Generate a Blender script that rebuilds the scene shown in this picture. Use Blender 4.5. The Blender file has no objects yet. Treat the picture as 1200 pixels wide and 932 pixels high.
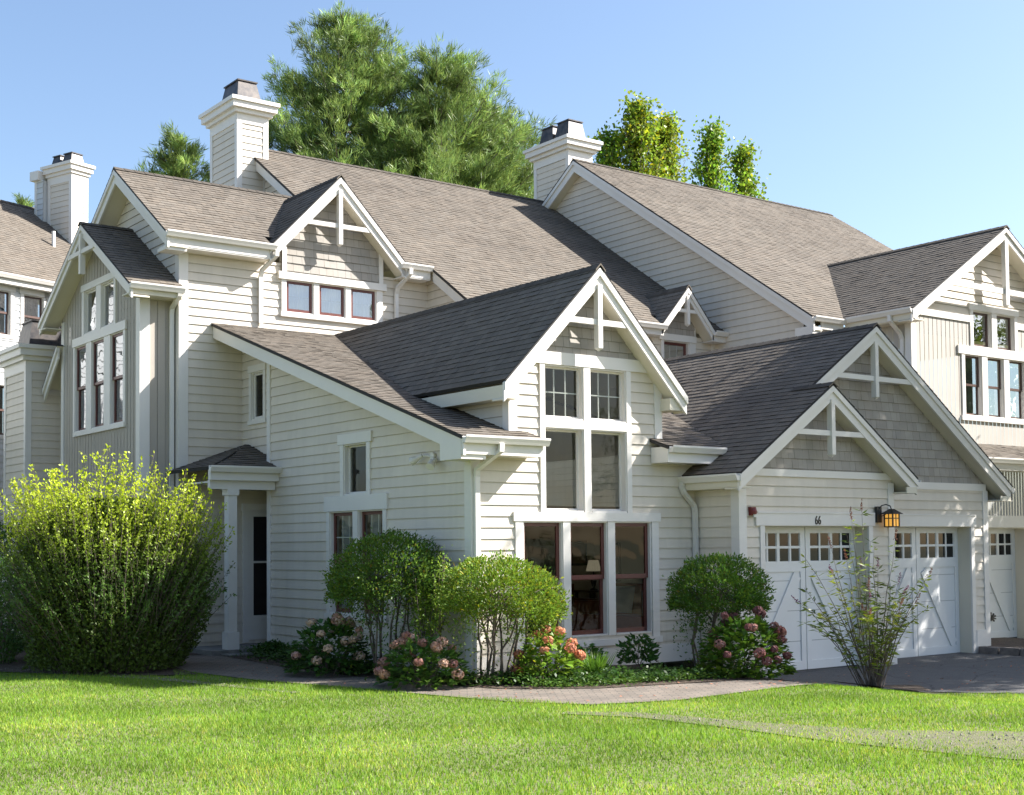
import bpy, math, random
import numpy as np
from mathutils import Vector, Matrix, Quaternion

random.seed(7)
rng = np.random.default_rng(11)
C = bpy.context.scene.collection
S = bpy.context.scene

# ------------------------------------------------------------------ camera, sky, sun, exposure
cam = bpy.data.cameras.new('camera')
cam.sensor_width = 36.0
cam.lens = 46.94
cam.shift_y = 0.0907
cam.clip_start = 0.1
cam.clip_end = 2000
camo = bpy.data.objects.new('camera', cam)
C.objects.link(camo)
yaw, pitch, roll = math.radians(36.82), math.radians(2.36), math.radians(-0.52)
fw = Vector((math.sin(yaw) * math.cos(pitch), math.cos(yaw) * math.cos(pitch), math.sin(pitch)))
r0 = fw.cross(Vector((0, 0, 1))).normalized()
u0 = r0.cross(fw)
rr = math.cos(roll) * r0 + math.sin(roll) * u0
uu = -math.sin(roll) * r0 + math.cos(roll) * u0
CAM = Vector((-11.495, -16.373, 1.96))
mw = Matrix((rr, uu, -fw)).transposed().to_4x4()
mw.translation = CAM
camo.matrix_world = mw
S.camera = camo

SUN = Vector((1.8, -1.0, 1.65)).normalized()
world = bpy.data.worlds.new('World')
S.world = world
world.use_nodes = True
wn = world.node_tree
sky = wn.nodes.new('ShaderNodeTexSky')
sky.sky_type = 'NISHITA'
sky.sun_disc = False
sky.sun_elevation = math.asin(SUN.z)
sky.sun_rotation = math.atan2(SUN.x, SUN.y)
sky.air_density = 1.0
sky.dust_density = 1.6
sky.ozone_density = 2.2
bgn = wn.nodes['Background']
bgn.inputs['Strength'].default_value = 0.085
wn.links.new(sky.outputs['Color'], bgn.inputs['Color'])
sl = bpy.data.lights.new('sun', 'SUN')
sl.energy = 5.0
sl.angle = math.radians(0.53)
sl.color = (1.0, 0.965, 0.915)
so = bpy.data.objects.new('sun', sl)
C.objects.link(so)
so.rotation_euler = (-SUN).to_track_quat('-Z', 'Y').to_euler()
so.location = (30, -20, 40)
S.view_settings.view_transform = 'Standard'
S.view_settings.look = 'None'
S.view_settings.exposure = 1.55
S.view_settings.gamma = 1.0
S.view_settings.use_curve_mapping = False
S.render.engine = 'CYCLES'
S.cycles.max_bounces = 8
S.cycles.transparent_max_bounces = 16

# ------------------------------------------------------------------ materials
MATS = {}
def nt(name):
    m = bpy.data.materials.new(name)
    m.use_nodes = True
    MATS[name] = m
    n = m.node_tree.nodes
    return m, n, m.node_tree.links, n['Principled BSDF']

def setc(b, k, v):
    b.inputs[k].default_value = v

def noise_mix(n, l, c1, c2, scale, detail=6, rough=0.6, lo=0.35, hi=0.65, coord='Object'):
    tc = n.new('ShaderNodeTexCoord')
    nz = n.new('ShaderNodeTexNoise')
    nz.inputs['Scale'].default_value = scale
    nz.inputs['Detail'].default_value = detail
    nz.inputs['Roughness'].default_value = rough
    l.new(tc.outputs[coord], nz.inputs['Vector'])
    rp = n.new('ShaderNodeValToRGB')
    rp.color_ramp.elements[0].position = lo
    rp.color_ramp.elements[0].color = (*c1, 1)
    rp.color_ramp.elements[1].position = hi
    rp.color_ramp.elements[1].color = (*c2, 1)
    l.new(nz.outputs['Fac'], rp.inputs['Fac'])
    return rp.outputs['Color'], nz.outputs['Fac'], tc

def tinted(n, l, col):
    at = n.new('ShaderNodeAttribute')
    at.attribute_name = 'tint'
    mx = n.new('ShaderNodeMix')
    mx.data_type = 'RGBA'
    mx.blend_type = 'MULTIPLY'
    mx.inputs['Factor'].default_value = 1
    l.new(col, mx.inputs['A'])
    l.new(at.outputs['Color'], mx.inputs['B'])
    return mx.outputs['Result']

def paint(name, c, var=0.05, rough=0.5, scale=1.3, bump=0.02):
    m, n, l, b = nt(name)
    c2 = tuple(x * (1 - var) for x in c)
    col, fac, tc = noise_mix(n, l, c2, c, scale)
    l.new(tinted(n, l, col), b.inputs['Base Color'])
    setc(b, 'Roughness', rough)
    if bump:
        nz = n.new('ShaderNodeTexNoise'); nz.inputs['Scale'].default_value = 9; nz.inputs['Detail'].default_value = 5
        l.new(tc.outputs['Object'], nz.inputs['Vector'])
        bp = n.new('ShaderNodeBump'); bp.inputs['Strength'].default_value = 0.25; bp.inputs['Distance'].default_value = bump
        l.new(nz.outputs['Fac'], bp.inputs['Height'])
        l.new(bp.outputs['Normal'], b.inputs['Normal'])
    return m

M_SIDE = paint('cream_clapboard_paint', (0.67, 0.60, 0.505), 0.06, 0.55, 0.9, 0.006)
# rain splash and faint streaks low on the clapboards
_n, _l = M_SIDE.node_tree.nodes, M_SIDE.node_tree.links
_b = _n['Principled BSDF']; _src = _b.inputs['Base Color'].links[0].from_socket
_tc = _n.new('ShaderNodeTexCoord'); _sx = _n.new('ShaderNodeSeparateXYZ'); _l.new(_tc.outputs['Object'], _sx.inputs[0])
_mp = _n.new('ShaderNodeMapping'); _mp.inputs['Scale'].default_value = (3.0, 3.0, 0.35); _l.new(_tc.outputs['Object'], _mp.inputs['Vector'])
_nz = _n.new('ShaderNodeTexNoise'); _nz.inputs['Scale'].default_value = 2.0; _nz.inputs['Detail'].default_value = 7; _l.new(_mp.outputs[0], _nz.inputs['Vector'])
_m1 = _n.new('ShaderNodeMapRange'); _m1.inputs['From Min'].default_value = 0.0; _m1.inputs['From Max'].default_value = 0.9; _m1.inputs['To Min'].default_value = 0.55; _m1.inputs['To Max'].default_value = 0.14; _l.new(_sx.outputs['Z'], _m1.inputs['Value'])
_m2 = _n.new('ShaderNodeMapRange'); _m2.inputs['From Min'].default_value = 0.45; _m2.inputs['From Max'].default_value = 0.75; _l.new(_nz.outputs['Fac'], _m2.inputs['Value'])
_m3 = _n.new('ShaderNodeMath'); _m3.operation = 'MULTIPLY'; _l.new(_m1.outputs[0], _m3.inputs[0]); _l.new(_m2.outputs[0], _m3.inputs[1])
_mx = _n.new('ShaderNodeMix'); _mx.data_type = 'RGBA'; _l.new(_m3.outputs[0], _mx.inputs['Factor']); _l.new(_src, _mx.inputs['A']); _mx.inputs['B'].default_value = (0.33, 0.30, 0.25, 1)
_l.new(_mx.outputs['Result'], _b.inputs['Base Color'])
M_BLIND = paint('white_blind', (0.85, 0.85, 0.85), 0.1, 0.8, 3, 0)
M_TRIM = paint('white_trim_paint', (0.71, 0.675, 0.63), 0.05, 0.42, 1.6, 0.003)
M_SOFF = paint('cream_soffit_paint', (0.66, 0.61, 0.50), 0.05, 0.6, 1.2, 0)
M_SHNG = paint('taupe_shingle_siding', (0.35, 0.318, 0.28), 0.12, 0.75, 3.0, 0.004)
M_VERT = paint('taupe_vertical_siding', (0.41, 0.365, 0.31), 0.08, 0.65, 1.2, 0.004)
M_GREYV = paint('grey_vertical_siding', (0.36, 0.36, 0.35), 0.08, 0.65, 1.2, 0.004)
M_NBR = paint('pale_grey_clapboard', (0.56, 0.57, 0.57), 0.08, 0.6, 1.0, 0.004)
M_BVERT = paint('beige_vertical_siding', (0.43, 0.395, 0.355), 0.07, 0.6, 1.2, 0.004)
M_RED = paint('dark_red_sash_paint', (0.125, 0.034, 0.026), 0.15, 0.4, 4, 0)
M_BROWN = paint('brown_sash_paint', (0.10, 0.055, 0.045), 0.15, 0.4, 4, 0)
M_DOORW = paint('garage_door_paint', (0.74, 0.735, 0.72), 0.06, 0.4, 1.0, 0.003)
M_WALLIN = paint('beige_room_paint', (0.58, 0.52, 0.43), 0.04, 0.8, 1, 0)
M_CURT = paint('sheer_curtain', (0.50, 0.51, 0.52), 0.25, 0.9, 3, 0)
M_BLACK = paint('black_metal', (0.018, 0.018, 0.02), 0.2, 0.4, 6, 0)
M_SCREEN = paint('dark_screen_door_mesh', (0.014, 0.012, 0.016), 0.3, 0.5, 5, 0)
M_STONE = paint('bluestone_step', (0.22, 0.215, 0.20), 0.35, 0.85, 5, 0.02)
M_REDP = paint('red_alarm_plastic', (0.17, 0.018, 0.016), 0.1, 0.4, 5, 0)
M_BRICKT = paint('brick_edging', (0.20, 0.17, 0.15), 0.4, 0.9, 6, 0.03)
M_TERRA = paint('glazed_green_pot', (0.07, 0.09, 0.05), 0.3, 0.3, 5, 0)
M_LEATHER = paint('rust_leather', (0.34, 0.10, 0.035), 0.3, 0.45, 3, 0)
M_CUSH = paint('patterned_cushion', (0.55, 0.52, 0.47), 0.5, 0.9, 14, 0)
M_RUG = paint('pale_patterned_rug', (0.45, 0.43, 0.40), 0.75, 0.95, 6, 0)
M_WOODF = paint('dark_wood', (0.15, 0.085, 0.05), 0.3, 0.4, 4, 0)

m, n, l, b = nt('flue_metal')
col, fac, tc = noise_mix(n, l, (0.02, 0.02, 0.025), (0.09, 0.075, 0.065), 5)
l.new(col, b.inputs['Base Color']); setc(b, 'Metallic', 0.3); setc(b, 'Roughness', 0.42)
M_FLUE = m

m, n, l, b = nt('roof_shingles')
col, fac, tc = noise_mix(n, l, (0.126, 0.107, 0.087), (0.156, 0.133, 0.108), 0.35, 8)
nz = n.new('ShaderNodeTexNoise'); nz.inputs['Scale'].default_value = 55; nz.inputs['Detail'].default_value = 3
l.new(tc.outputs['Object'], nz.inputs['Vector'])
mp = n.new('ShaderNodeMapRange'); mp.inputs['To Min'].default_value = 0.6; mp.inputs['To Max'].default_value = 1.4
l.new(nz.outputs['Fac'], mp.inputs['Value'])
mm = n.new('ShaderNodeMix'); mm.data_type = 'RGBA'; mm.blend_type = 'MULTIPLY'; mm.inputs['Factor'].default_value = 1
l.new(tinted(n, l, col), mm.inputs['A']); l.new(mp.outputs['Result'], mm.inputs['B'])
l.new(mm.outputs['Result'], b.inputs['Base Color'])
bp = n.new('ShaderNodeBump'); bp.inputs['Strength'].default_value = 0.5; bp.inputs['Distance'].default_value = 0.006
l.new(nz.outputs['Fac'], bp.inputs['Height']); l.new(bp.outputs['Normal'], b.inputs['Normal'])
setc(b, 'Roughness', 0.92); setc(b, 'Specular IOR Level', 0.25)
M_ROOF = m
M_EDGE = paint('roof_edge_dark', (0.03, 0.028, 0.028), 0.2, 0.8, 6, 0)

def glassmat(name, refl, tintc, wave=0.0012):
    m, n, l, b = nt(name)
    out = n['Material Output']
    n.remove(b)
    tr = n.new('ShaderNodeBsdfTransparent'); tr.inputs['Color'].default_value = (*tintc, 1)
    gl = n.new('ShaderNodeBsdfGlossy'); gl.inputs['Roughness'].default_value = 0.015
    gl.inputs['Color'].default_value = (0.95, 0.97, 1, 1)
    fr = n.new('ShaderNodeFresnel'); fr.inputs['IOR'].default_value = 1.5
    ad = n.new('ShaderNodeMath'); ad.operation = 'MULTIPLY_ADD'; ad.inputs[1].default_value = 0.6 if refl < .1 else 1.0; ad.inputs[2].default_value = refl; ad.use_clamp = True
    l.new(fr.outputs['Fac'], ad.inputs[0])
    tc = n.new('ShaderNodeTexCoord')
    nz = n.new('ShaderNodeTexNoise'); nz.inputs['Scale'].default_value = 2.4; nz.inputs['Detail'].default_value = 1
    l.new(tc.outputs['Object'], nz.inputs['Vector'])
    bp = n.new('ShaderNodeBump'); bp.inputs['Strength'].default_value = 0.6; bp.inputs['Distance'].default_value = wave * 8
    l.new(nz.outputs['Fac'], bp.inputs['Height']); l.new(bp.outputs['Normal'], gl.inputs['Normal'])
    mx = n.new('ShaderNodeMixShader')
    l.new(ad.outputs[0], mx.inputs[0]); l.new(tr.outputs[0], mx.inputs[1]); l.new(gl.outputs[0], mx.inputs[2])
    l.new(mx.outputs[0], out.inputs['Surface'])
    return m
M_GLASS = glassmat('window_glass', 0.0, (0.80, 0.84, 0.82))
M_GLASSR = glassmat('window_glass_reflective', 0.22, (0.75, 0.78, 0.78), 0.002)
m, n, l, b = nt('dark_door_glass')
setc(b, 'Base Color', (0.010, 0.012, 0.014, 1)); setc(b, 'Roughness', 0.05); setc(b, 'Specular IOR Level', 0.3)
M_DGLASS = m
m, n, l, b = nt('amber_lamp_glass')
setc(b, 'Base Color', (0.75, 0.35, 0.06, 1)); setc(b, 'Roughness', 0.4)
setc(b, 'Emission Color', (1.0, 0.50, 0.08, 1)); setc(b, 'Emission Strength', 0.22)
M_AMBER = m
m, n, l, b = nt('lamp_shade_cloth')
setc(b, 'Base Color', (0.7, 0.62, 0.48, 1)); setc(b, 'Emission Color', (1, .85, .6, 1)); setc(b, 'Emission Strength', 0.06)
M_SHADE = m

def leafmat(name, c, trans=0.35, rough=0.45):
    m, n, l, b = nt(name)
    out = n['Material Output']
    rgb = n.new('ShaderNodeRGB'); rgb.outputs[0].default_value = (*c, 1)
    t = tinted(n, l, rgb.outputs[0])
    l.new(t, b.inputs['Base Color'])
    setc(b, 'Roughness', rough); setc(b, 'Specular IOR Level', 0.35)
    tl = n.new('ShaderNodeBsdfTranslucent'); l.new(t, tl.inputs['Color'])
    mx = n.new('ShaderNodeMixShader'); mx.inputs[0].default_value = trans
    l.new(b.outputs[0], mx.inputs[1]); l.new(tl.outputs[0], mx.inputs[2])
    l.new(mx.outputs[0], out.inputs['Surface'])
    return m
M_LEAF = leafmat('shrub_leaf', (0.105, 0.165, 0.03), 0.38)
M_NEEDLE = leafmat('pine_needle', (0.175, 0.265, 0.075), 0.38)
M_TREE = leafmat('tree_leaf', (0.18, 0.20, 0.03), 0.45)
M_GRASS = leafmat('grass_blade', (0.20, 0.335, 0.03), 0.45, 0.6)
M_PETAL = leafmat('dried_flower_petal', (0.40, 0.29, 0.26), 0.3, 0.8)

m, n, l, b = nt('bark')
col, fac, tc = noise_mix(n, l, (0.06, 0.045, 0.035), (0.17, 0.13, 0.10), 6)
l.new(col, b.inputs['Base Color']); setc(b, 'Roughness', 0.9)
M_BARK = m

def ground(name, c1, c2, c3, s1, s2, bump, rough=0.95, bs=30):
    m, n, l, b = nt(name)
    col, fac, tc = noise_mix(n, l, c1, c2, s1, 8, 0.65, 0.35, 0.7)
    nz = n.new('ShaderNodeTexNoise'); nz.inputs['Scale'].default_value = s2; nz.inputs['Detail'].default_value = 6
    l.new(tc.outputs['Object'], nz.inputs['Vector'])
    rp = n.new('ShaderNodeValToRGB'); rp.color_ramp.elements[0].position = 0.45; rp.color_ramp.elements[1].position = 0.7
    rp.color_ramp.elements[0].color = (0, 0, 0, 1)
    l.new(nz.outputs['Fac'], rp.inputs['Fac'])
    mx = n.new('ShaderNodeMix'); mx.data_type = 'RGBA'
    l.new(rp.outputs['Color'], mx.inputs['Factor']); l.new(col, mx.inputs['A']); mx.inputs['B'].default_value = (*c3, 1)
    l.new(mx.outputs['Result'], b.inputs['Base Color'])
    setc(b, 'Roughness', rough)
    nb = n.new('ShaderNodeTexNoise'); nb.inputs['Scale'].default_value = bs; nb.inputs['Detail'].default_value = 8
    l.new(tc.outputs['Object'], nb.inputs['Vector'])
    bp = n.new('ShaderNodeBump'); bp.inputs['Strength'].default_value = 0.7; bp.inputs['Distance'].default_value = bump
    l.new(nb.outputs['Fac'], bp.inputs['Height']); l.new(bp.outputs['Normal'], b.inputs['Normal'])
    return m
M_LAWN = ground('lawn_soil_and_thatch', (0.12, 0.13, 0.05), (0.15, 0.16, 0.06), (0.18, 0.165, 0.09), 1.2, 0.7, 0.03)
M_ASPH = ground('asphalt', (0.075, 0.073, 0.071), (0.105, 0.10, 0.096), (0.14, 0.13, 0.12), 3, 40, 0.006, 0.85, 120)
_n, _l = M_ASPH.node_tree.nodes, M_ASPH.node_tree.links
_b = _n['Principled BSDF']; _src = _b.inputs['Base Color'].links[0].from_socket
_tc = _n.new('ShaderNodeTexCoord'); _nz = _n.new('ShaderNodeTexNoise'); _nz.inputs['Scale'].default_value = 1.5; _l.new(_tc.outputs['Object'], _nz.inputs['Vector'])
_ad = _n.new('ShaderNodeMix'); _ad.data_type = 'RGBA'; _ad.inputs['Factor'].default_value = 0.25; _l.new(_tc.outputs['Object'], _ad.inputs['A']); _l.new(_nz.outputs['Color'], _ad.inputs['B'])
_v = _n.new('ShaderNodeTexVoronoi'); _v.feature = 'DISTANCE_TO_EDGE'; _v.inputs['Scale'].default_value = 0.7; _l.new(_ad.outputs['Result'], _v.inputs['Vector'])
_mr = _n.new('ShaderNodeMapRange'); _mr.inputs['From Min'].default_value = 0.0; _mr.inputs['From Max'].default_value = 0.012; _mr.inputs['To Min'].default_value = 0.35; _mr.inputs['To Max'].default_value = 1.0; _l.new(_v.outputs['Distance'], _mr.inputs['Value'])
_mm = _n.new('ShaderNodeMix'); _mm.data_type = 'RGBA'; _mm.blend_type = 'MULTIPLY'; _mm.inputs['Factor'].default_value = 1; _l.new(_src, _mm.inputs['A']); _l.new(_mr.outputs[0], _mm.inputs['B'])
_l.new(_mm.outputs['Result'], _b.inputs['Base Color'])
M_MULCH = ground('mulch', (0.035, 0.024, 0.016), (0.085, 0.055, 0.036), (0.12, 0.09, 0.06), 6, 25, 0.05, 0.95, 40)
M_GRAV = ground('gravel', (0.105, 0.11, 0.045), (0.145, 0.14, 0.075), (0.17, 0.15, 0.10), 14, 30, 0.03, 0.95, 60)

m, n, l, b = nt('clay_pavers')
tc = n.new('ShaderNodeTexCoord')
mpn = n.new('ShaderNodeMapping'); mpn.inputs['Rotation'].default_value = (0, 0, 0.6)
l.new(tc.outputs['Object'], mpn.inputs['Vector'])
bk = n.new('ShaderNodeTexBrick')
bk.inputs['Scale'].default_value = 2.4
bk.inputs['Color1'].default_value = (0.19, 0.152, 0.12, 1); bk.inputs['Color2'].default_value = (0.15, 0.125, 0.102, 1)
bk.inputs['Mortar'].default_value = (0.09, 0.083, 0.066, 1); bk.inputs['Mortar Size'].default_value = 0.02
l.new(mpn.outputs[0], bk.inputs['Vector'])
nz = n.new('ShaderNodeTexNoise'); nz.inputs['Scale'].default_value = 2.2; nz.inputs['Detail'].default_value = 8
l.new(tc.outputs['Object'], nz.inputs['Vector'])
mp = n.new('ShaderNodeMapRange'); mp.inputs['To Min'].default_value = 0.55; mp.inputs['To Max'].default_value = 1.45
l.new(nz.outputs['Fac'], mp.inputs['Value'])
mm = n.new('ShaderNodeMix'); mm.data_type = 'RGBA'; mm.blend_type = 'MULTIPLY'; mm.inputs['Factor'].default_value = 1
l.new(bk.outputs['Color'], mm.inputs['A']); l.new(mp.outputs['Result'], mm.inputs['B'])
l.new(mm.outputs['Result'], b.inputs['Base Color']); setc(b, 'Roughness', 0.9)
bp = n.new('ShaderNodeBump'); bp.inputs['Distance'].default_value = 0.006; bp.inputs['Strength'].default_value = 0.6
l.new(bk.outputs['Fac'], bp.inputs['Height']); bp.invert = True
l.new(bp.outputs['Normal'], b.inputs['Normal'])
M_PAVE = m
M_GRAVS = paint('loose_gravel', (.22, .20, .17), .3, .9, 20, 0)

# ------------------------------------------------------------------ mesh helpers
ROOT = {}
def tag(o, label=None, cat=None, group=None, kind=None):
    if label: o['label'] = label
    if cat: o['category'] = cat
    if group: o['group'] = group
    if kind: o['kind'] = kind
    return o

def thing(name, label, cat, loc=(0, 0, 0), rz=0, group=None):
    o = bpy.data.objects.new(name, None)
    C.objects.link(o)
    o.location = loc
    o.rotation_euler = (0, 0, rz)
    o.empty_display_size = 0.3
    ROOT[o.name] = Vector(loc) if rz == 0 else Vector((0, 0, 0))
    return tag(o, label, cat, group)

def rootoff(p):
    while p.parent: p = p.parent
    return ROOT.get(p.name, Vector((0, 0, 0)))

class MB:
    def __init__(s):
        s.v = []; s.f = []; s.m = []; s.t = []
    def add(s, vs, fs, mat=0, tint=(1, 1, 1)):
        o = len(s.v)
        s.v += [tuple(p) for p in vs]
        for f in fs:
            s.f.append([o + i for i in f]); s.m.append(mat); s.t.append(tint)
    def quad(s, a, b, c, d, mat=0, tint=(1, 1, 1)):
        s.add([a, b, c, d], [(0, 1, 2, 3)], mat, tint)
    def hexa(s, p, mat=0, tint=(1, 1, 1)):
        s.add(p, [(0, 3, 2, 1), (4, 5, 6, 7), (0, 1, 5, 4), (1, 2, 6, 5), (2, 3, 7, 6), (3, 0, 4, 7)], mat, tint)
    def box(s, x0, x1, y0, y1, z0, z1, mat=0, tint=(1, 1, 1)):
        s.hexa([(x0, y0, z0), (x1, y0, z0), (x1, y1, z0), (x0, y1, z0), (x0, y0, z1), (x1, y0, z1), (x1, y1, z1), (x0, y1, z1)], mat, tint)
    def slab(s, pl, u0, u1, v0, v1, n0, n1, mat=0, tint=(1, 1, 1)):
        P = pl.P
        s.hexa([P(u0, v0, n0), P(u1, v0, n0), P(u1, v1, n0), P(u0, v1, n0), P(u0, v0, n1), P(u1, v0, n1), P(u1, v1, n1), P(u0, v1, n1)], mat, tint)
    def prism(s, pts, vec, mat=0, mtop=None, mbot=None):
        n = len(pts); vec = Vector(vec)
        a = [Vector(p) for p in pts]; b = [p + vec for p in a]
        s.add(a + b, [(i, (i + 1) % n, n + (i + 1) % n, n + i) for i in range(n)], mat)
        s.add(a, [tuple(range(n))], mat if mbot is None else mbot)
        s.add(b, [tuple(range(n))], mat if mtop is None else mtop)
    def beam(s, p, q, w, h, up=(0, 0, 1), mat=0):
        p = Vector(p); q = Vector(q); d = (q - p).normalized(); up = Vector(up)
        x = d.cross(up).normalized() * (w / 2); y = x.cross(d).normalized() * (h / 2)
        s.hexa([p - x - y, p + x - y, p + x + y, p - x + y, q - x - y, q + x - y, q + x + y, q - x + y], mat)
    def sweep(s, path, prof, mat=0, side=None):
        path = [Vector(p) for p in path]; n = len(prof); rings = []
        for i, p in enumerate(path):
            if i == 0: d = path[1] - p
            elif i == len(path) - 1: d = p - path[i - 1]
            else: d = (path[i + 1] - p).normalized() + (p - path[i - 1]).normalized()
            d.normalize()
            if side is not None:
                x = Vector(side)
            else:
                x = d.cross(Vector((0.3, 0.1, 1))).normalized()
            y = x.cross(d).normalized()
            rings.append([p + x * a + y * c for a, c in prof])
        vs = [v for r in rings for v in r]
        fs = [(i * n + j, i * n + (j + 1) % n, (i + 1) * n + (j + 1) % n, (i + 1) * n + j) for i in range(len(path) - 1) for j in range(n)]
        fs += [tuple(range(n)), tuple(range((len(path) - 1) * n, len(path) * n))]
        s.add(vs, fs, mat)
    def tube(s, path, radii, seg=6, mat=0):
        path = [Vector(p) for p in path]; rings = []
        for i, p in enumerate(path):
            d = (path[min(i + 1, len(path) - 1)] - path[max(i - 1, 0)]).normalized()
            x = d.cross(Vector((0.31, 0.17, 0.9))); 
            if x.length < 1e-3: x = d.cross(Vector((1, 0, 0)))
            x.normalize(); y = x.cross(d)
            r = radii[i] if hasattr(radii, '__len__') else radii
            rings.append([p + (x * math.cos(2 * math.pi * k / seg) + y * math.sin(2 * math.pi * k / seg)) * r for k in range(seg)])
        vs = [v for r in rings for v in r]
        fs = [(i * seg + j, i * seg + (j + 1) % seg, (i + 1) * seg + (j + 1) % seg, (i + 1) * seg + j) for i in range(len(path) - 1) for j in range(seg)]
        fs += [tuple(range(seg)), tuple(range((len(path) - 1) * seg, len(path) * seg))]
        s.add(vs, fs, mat)
    def lathe(s, c, prof, seg=16, mat=0):
        c = Vector(c)
        vs = [c + Vector((r * math.cos(2 * math.pi * k / seg), r * math.sin(2 * math.pi * k / seg), z)) for r, z in prof for k in range(seg)]
        fs = [(i * seg + j, i * seg + (j + 1) % seg, (i + 1) * seg + (j + 1) % seg, (i + 1) * seg + j) for i in range(len(prof) - 1) for j in range(seg)]
        s.add(vs, fs, mat)
    def build(s, name, mats, parent=None, smooth=False):
        me = bpy.data.meshes.new(name)
        off = rootoff(parent) if parent else Vector((0, 0, 0))
        me.from_pydata([(x - off.x, y - off.y, z - off.z) for x, y, z in s.v], [], s.f)
        if not isinstance(mats, (list, tuple)): mats = [mats]
        for m in mats: me.materials.append(m)
        me.polygons.foreach_set('material_index', s.m)
        a = me.attributes.new('tint', 'FLOAT_COLOR', 'FACE')
        a.data.foreach_set('color', np.array([(t[0], t[1], t[2], 1) for t in s.t], dtype=np.float32).ravel())
        if smooth: me.polygons.foreach_set('use_smooth', [True] * len(s.f))
        me.update()
        o = bpy.data.objects.new(name, me)
        C.objects.link(o)
        if parent: o.parent = parent
        return o

class PL:
    def __init__(s, O, U, V):
        s.O = Vector(O); s.U = Vector(U).normalized(); s.V = Vector(V).normalized(); s.N = s.U.cross(s.V)
    def P(s, u, v, n=0):
        return s.O + s.U * u + s.V * v + s.N * n
class WPL(PL):                         # wall plane with an explicit outward normal
    def __init__(s, O, U, V, N):
        s.O = Vector(O); s.U = Vector(U); s.V = Vector(V); s.N = Vector(N)
def frontw(y): return WPL((0, y, 0), (1, 0, 0), (0, 0, 1), (0, -1, 0))     # u = x
def leftw(x): return WPL((x, 0, 0), (0, 1, 0), (0, 0, 1), (-1, 0, 0))      # u = y

def span(poly, v):
    us = []
    n = len(poly)
    for i in range(n):
        (ua, va), (ub, vb) = poly[i], poly[(i + 1) % n]
        if (va - v) * (vb - v) <= 0 and abs(va - vb) > 1e-9:
            us.append(ua + (ub - ua) * (v - va) / (vb - va))
    return (min(us), max(us)) if us else None

def courses(mb, pl, poly, exp, thick, holes=(), tabw=None, mat=0, jit=0.0, v0=None, thickvar=0.0, gap=0.0, hue=0.0):
    vs = [p[1] for p in poly]; us = [p[0] for p in poly]
    vmin, vmax, umin, umax = min(vs), max(vs), min(us), max(us)
    if v0 is None: v0 = vmin
    cuts0 = vs + [h[2] for h in holes] + [h[3] for h in holes]
    k = math.floor((vmin - v0) / exp + 1e-6)
    R = random.random
    while v0 + k * exp < vmax - 1e-6:
        va = v0 + k * exp; vb = va + exp; k += 1
        lo, hi = max(va, vmin), min(vb, vmax)
        if hi - lo < 1e-4: continue
        cuts = sorted({lo, hi} | {c for c in cuts0 if lo + 1e-4 < c < hi - 1e-4})
        tabs = []
        if tabw:
            u = umin - R() * tabw[1]
            while u < umax:
                w = tabw[0] + R() * (tabw[1] - tabw[0])
                br = 1 + (R() - 0.5) * 2 * jit; h = (R() - .5) * hue
                tabs.append((u, u + w - gap, thick + thickvar * (R() if R() < .5 else 0), (br * (1 + h), br, br * (1 - h))))
                u += w
        else:
            tabs = [(umin - 1, umax + 1, thick, (1, 1, 1))]
        for a, bb in zip(cuts[:-1], cuts[1:]):
            sa, sb = span(poly, a + 1e-5), span(poly, bb - 1e-5)
            if not sa or not sb: continue
            parts = [(sa[0], sb[0], sa[1], sb[1])]
            for h0, h1, hv0, hv1 in holes:
                if hv0 <= a + 1e-4 and hv1 >= bb - 1e-4:
                    np_ = []
                    for (la, lb, ra, rb) in parts:
                        if h1 <= min(la, lb) or h0 >= max(ra, rb): np_.append((la, lb, ra, rb)); continue
                        if h0 > min(la, lb): np_.append((la, lb, min(h0, ra), min(h0, rb)))
                        if h1 < max(ra, rb): np_.append((max(h1, la), max(h1, lb), ra, rb))
                    parts = np_
            for (la, lb, ra, rb) in parts:
                for (t0, t1, th, tn) in tabs:
                    A, B_, Cc, D = max(la, t0), max(lb, t0), min(ra, t1), min(rb, t1)
                    if Cc <= A and D <= B_: continue
                    if Cc < A: A = Cc = (A + Cc) / 2
                    if D < B_: B_ = D = (B_ + D) / 2
                    oa = th * (1 - (a - va) / exp); ob = th * (1 - (bb - va) / exp)
                    P = pl.P
                    mb.quad(P(A, a, oa), P(Cc, a, oa), P(D, bb, ob), P(B_, bb, ob), mat, tn)
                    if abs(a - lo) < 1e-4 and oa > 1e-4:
                        mb.quad(P(A, a, -.003), P(Cc, a, -.003), P(Cc, a, oa), P(A, a, oa), mat, (.26, .25, .24))  # painted shadow line under each course; roof shingles also have dark asphalt edges

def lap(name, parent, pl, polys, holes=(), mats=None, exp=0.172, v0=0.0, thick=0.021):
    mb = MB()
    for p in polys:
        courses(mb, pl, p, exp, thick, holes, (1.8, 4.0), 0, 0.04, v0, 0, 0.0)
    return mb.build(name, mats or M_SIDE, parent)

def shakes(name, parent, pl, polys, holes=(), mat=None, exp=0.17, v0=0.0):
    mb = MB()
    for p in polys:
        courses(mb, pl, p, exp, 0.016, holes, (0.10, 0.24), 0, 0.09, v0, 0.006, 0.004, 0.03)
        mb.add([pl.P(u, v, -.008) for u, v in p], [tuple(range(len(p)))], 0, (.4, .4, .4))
    return mb.build(name, mat or M_SHNG, parent)

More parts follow.
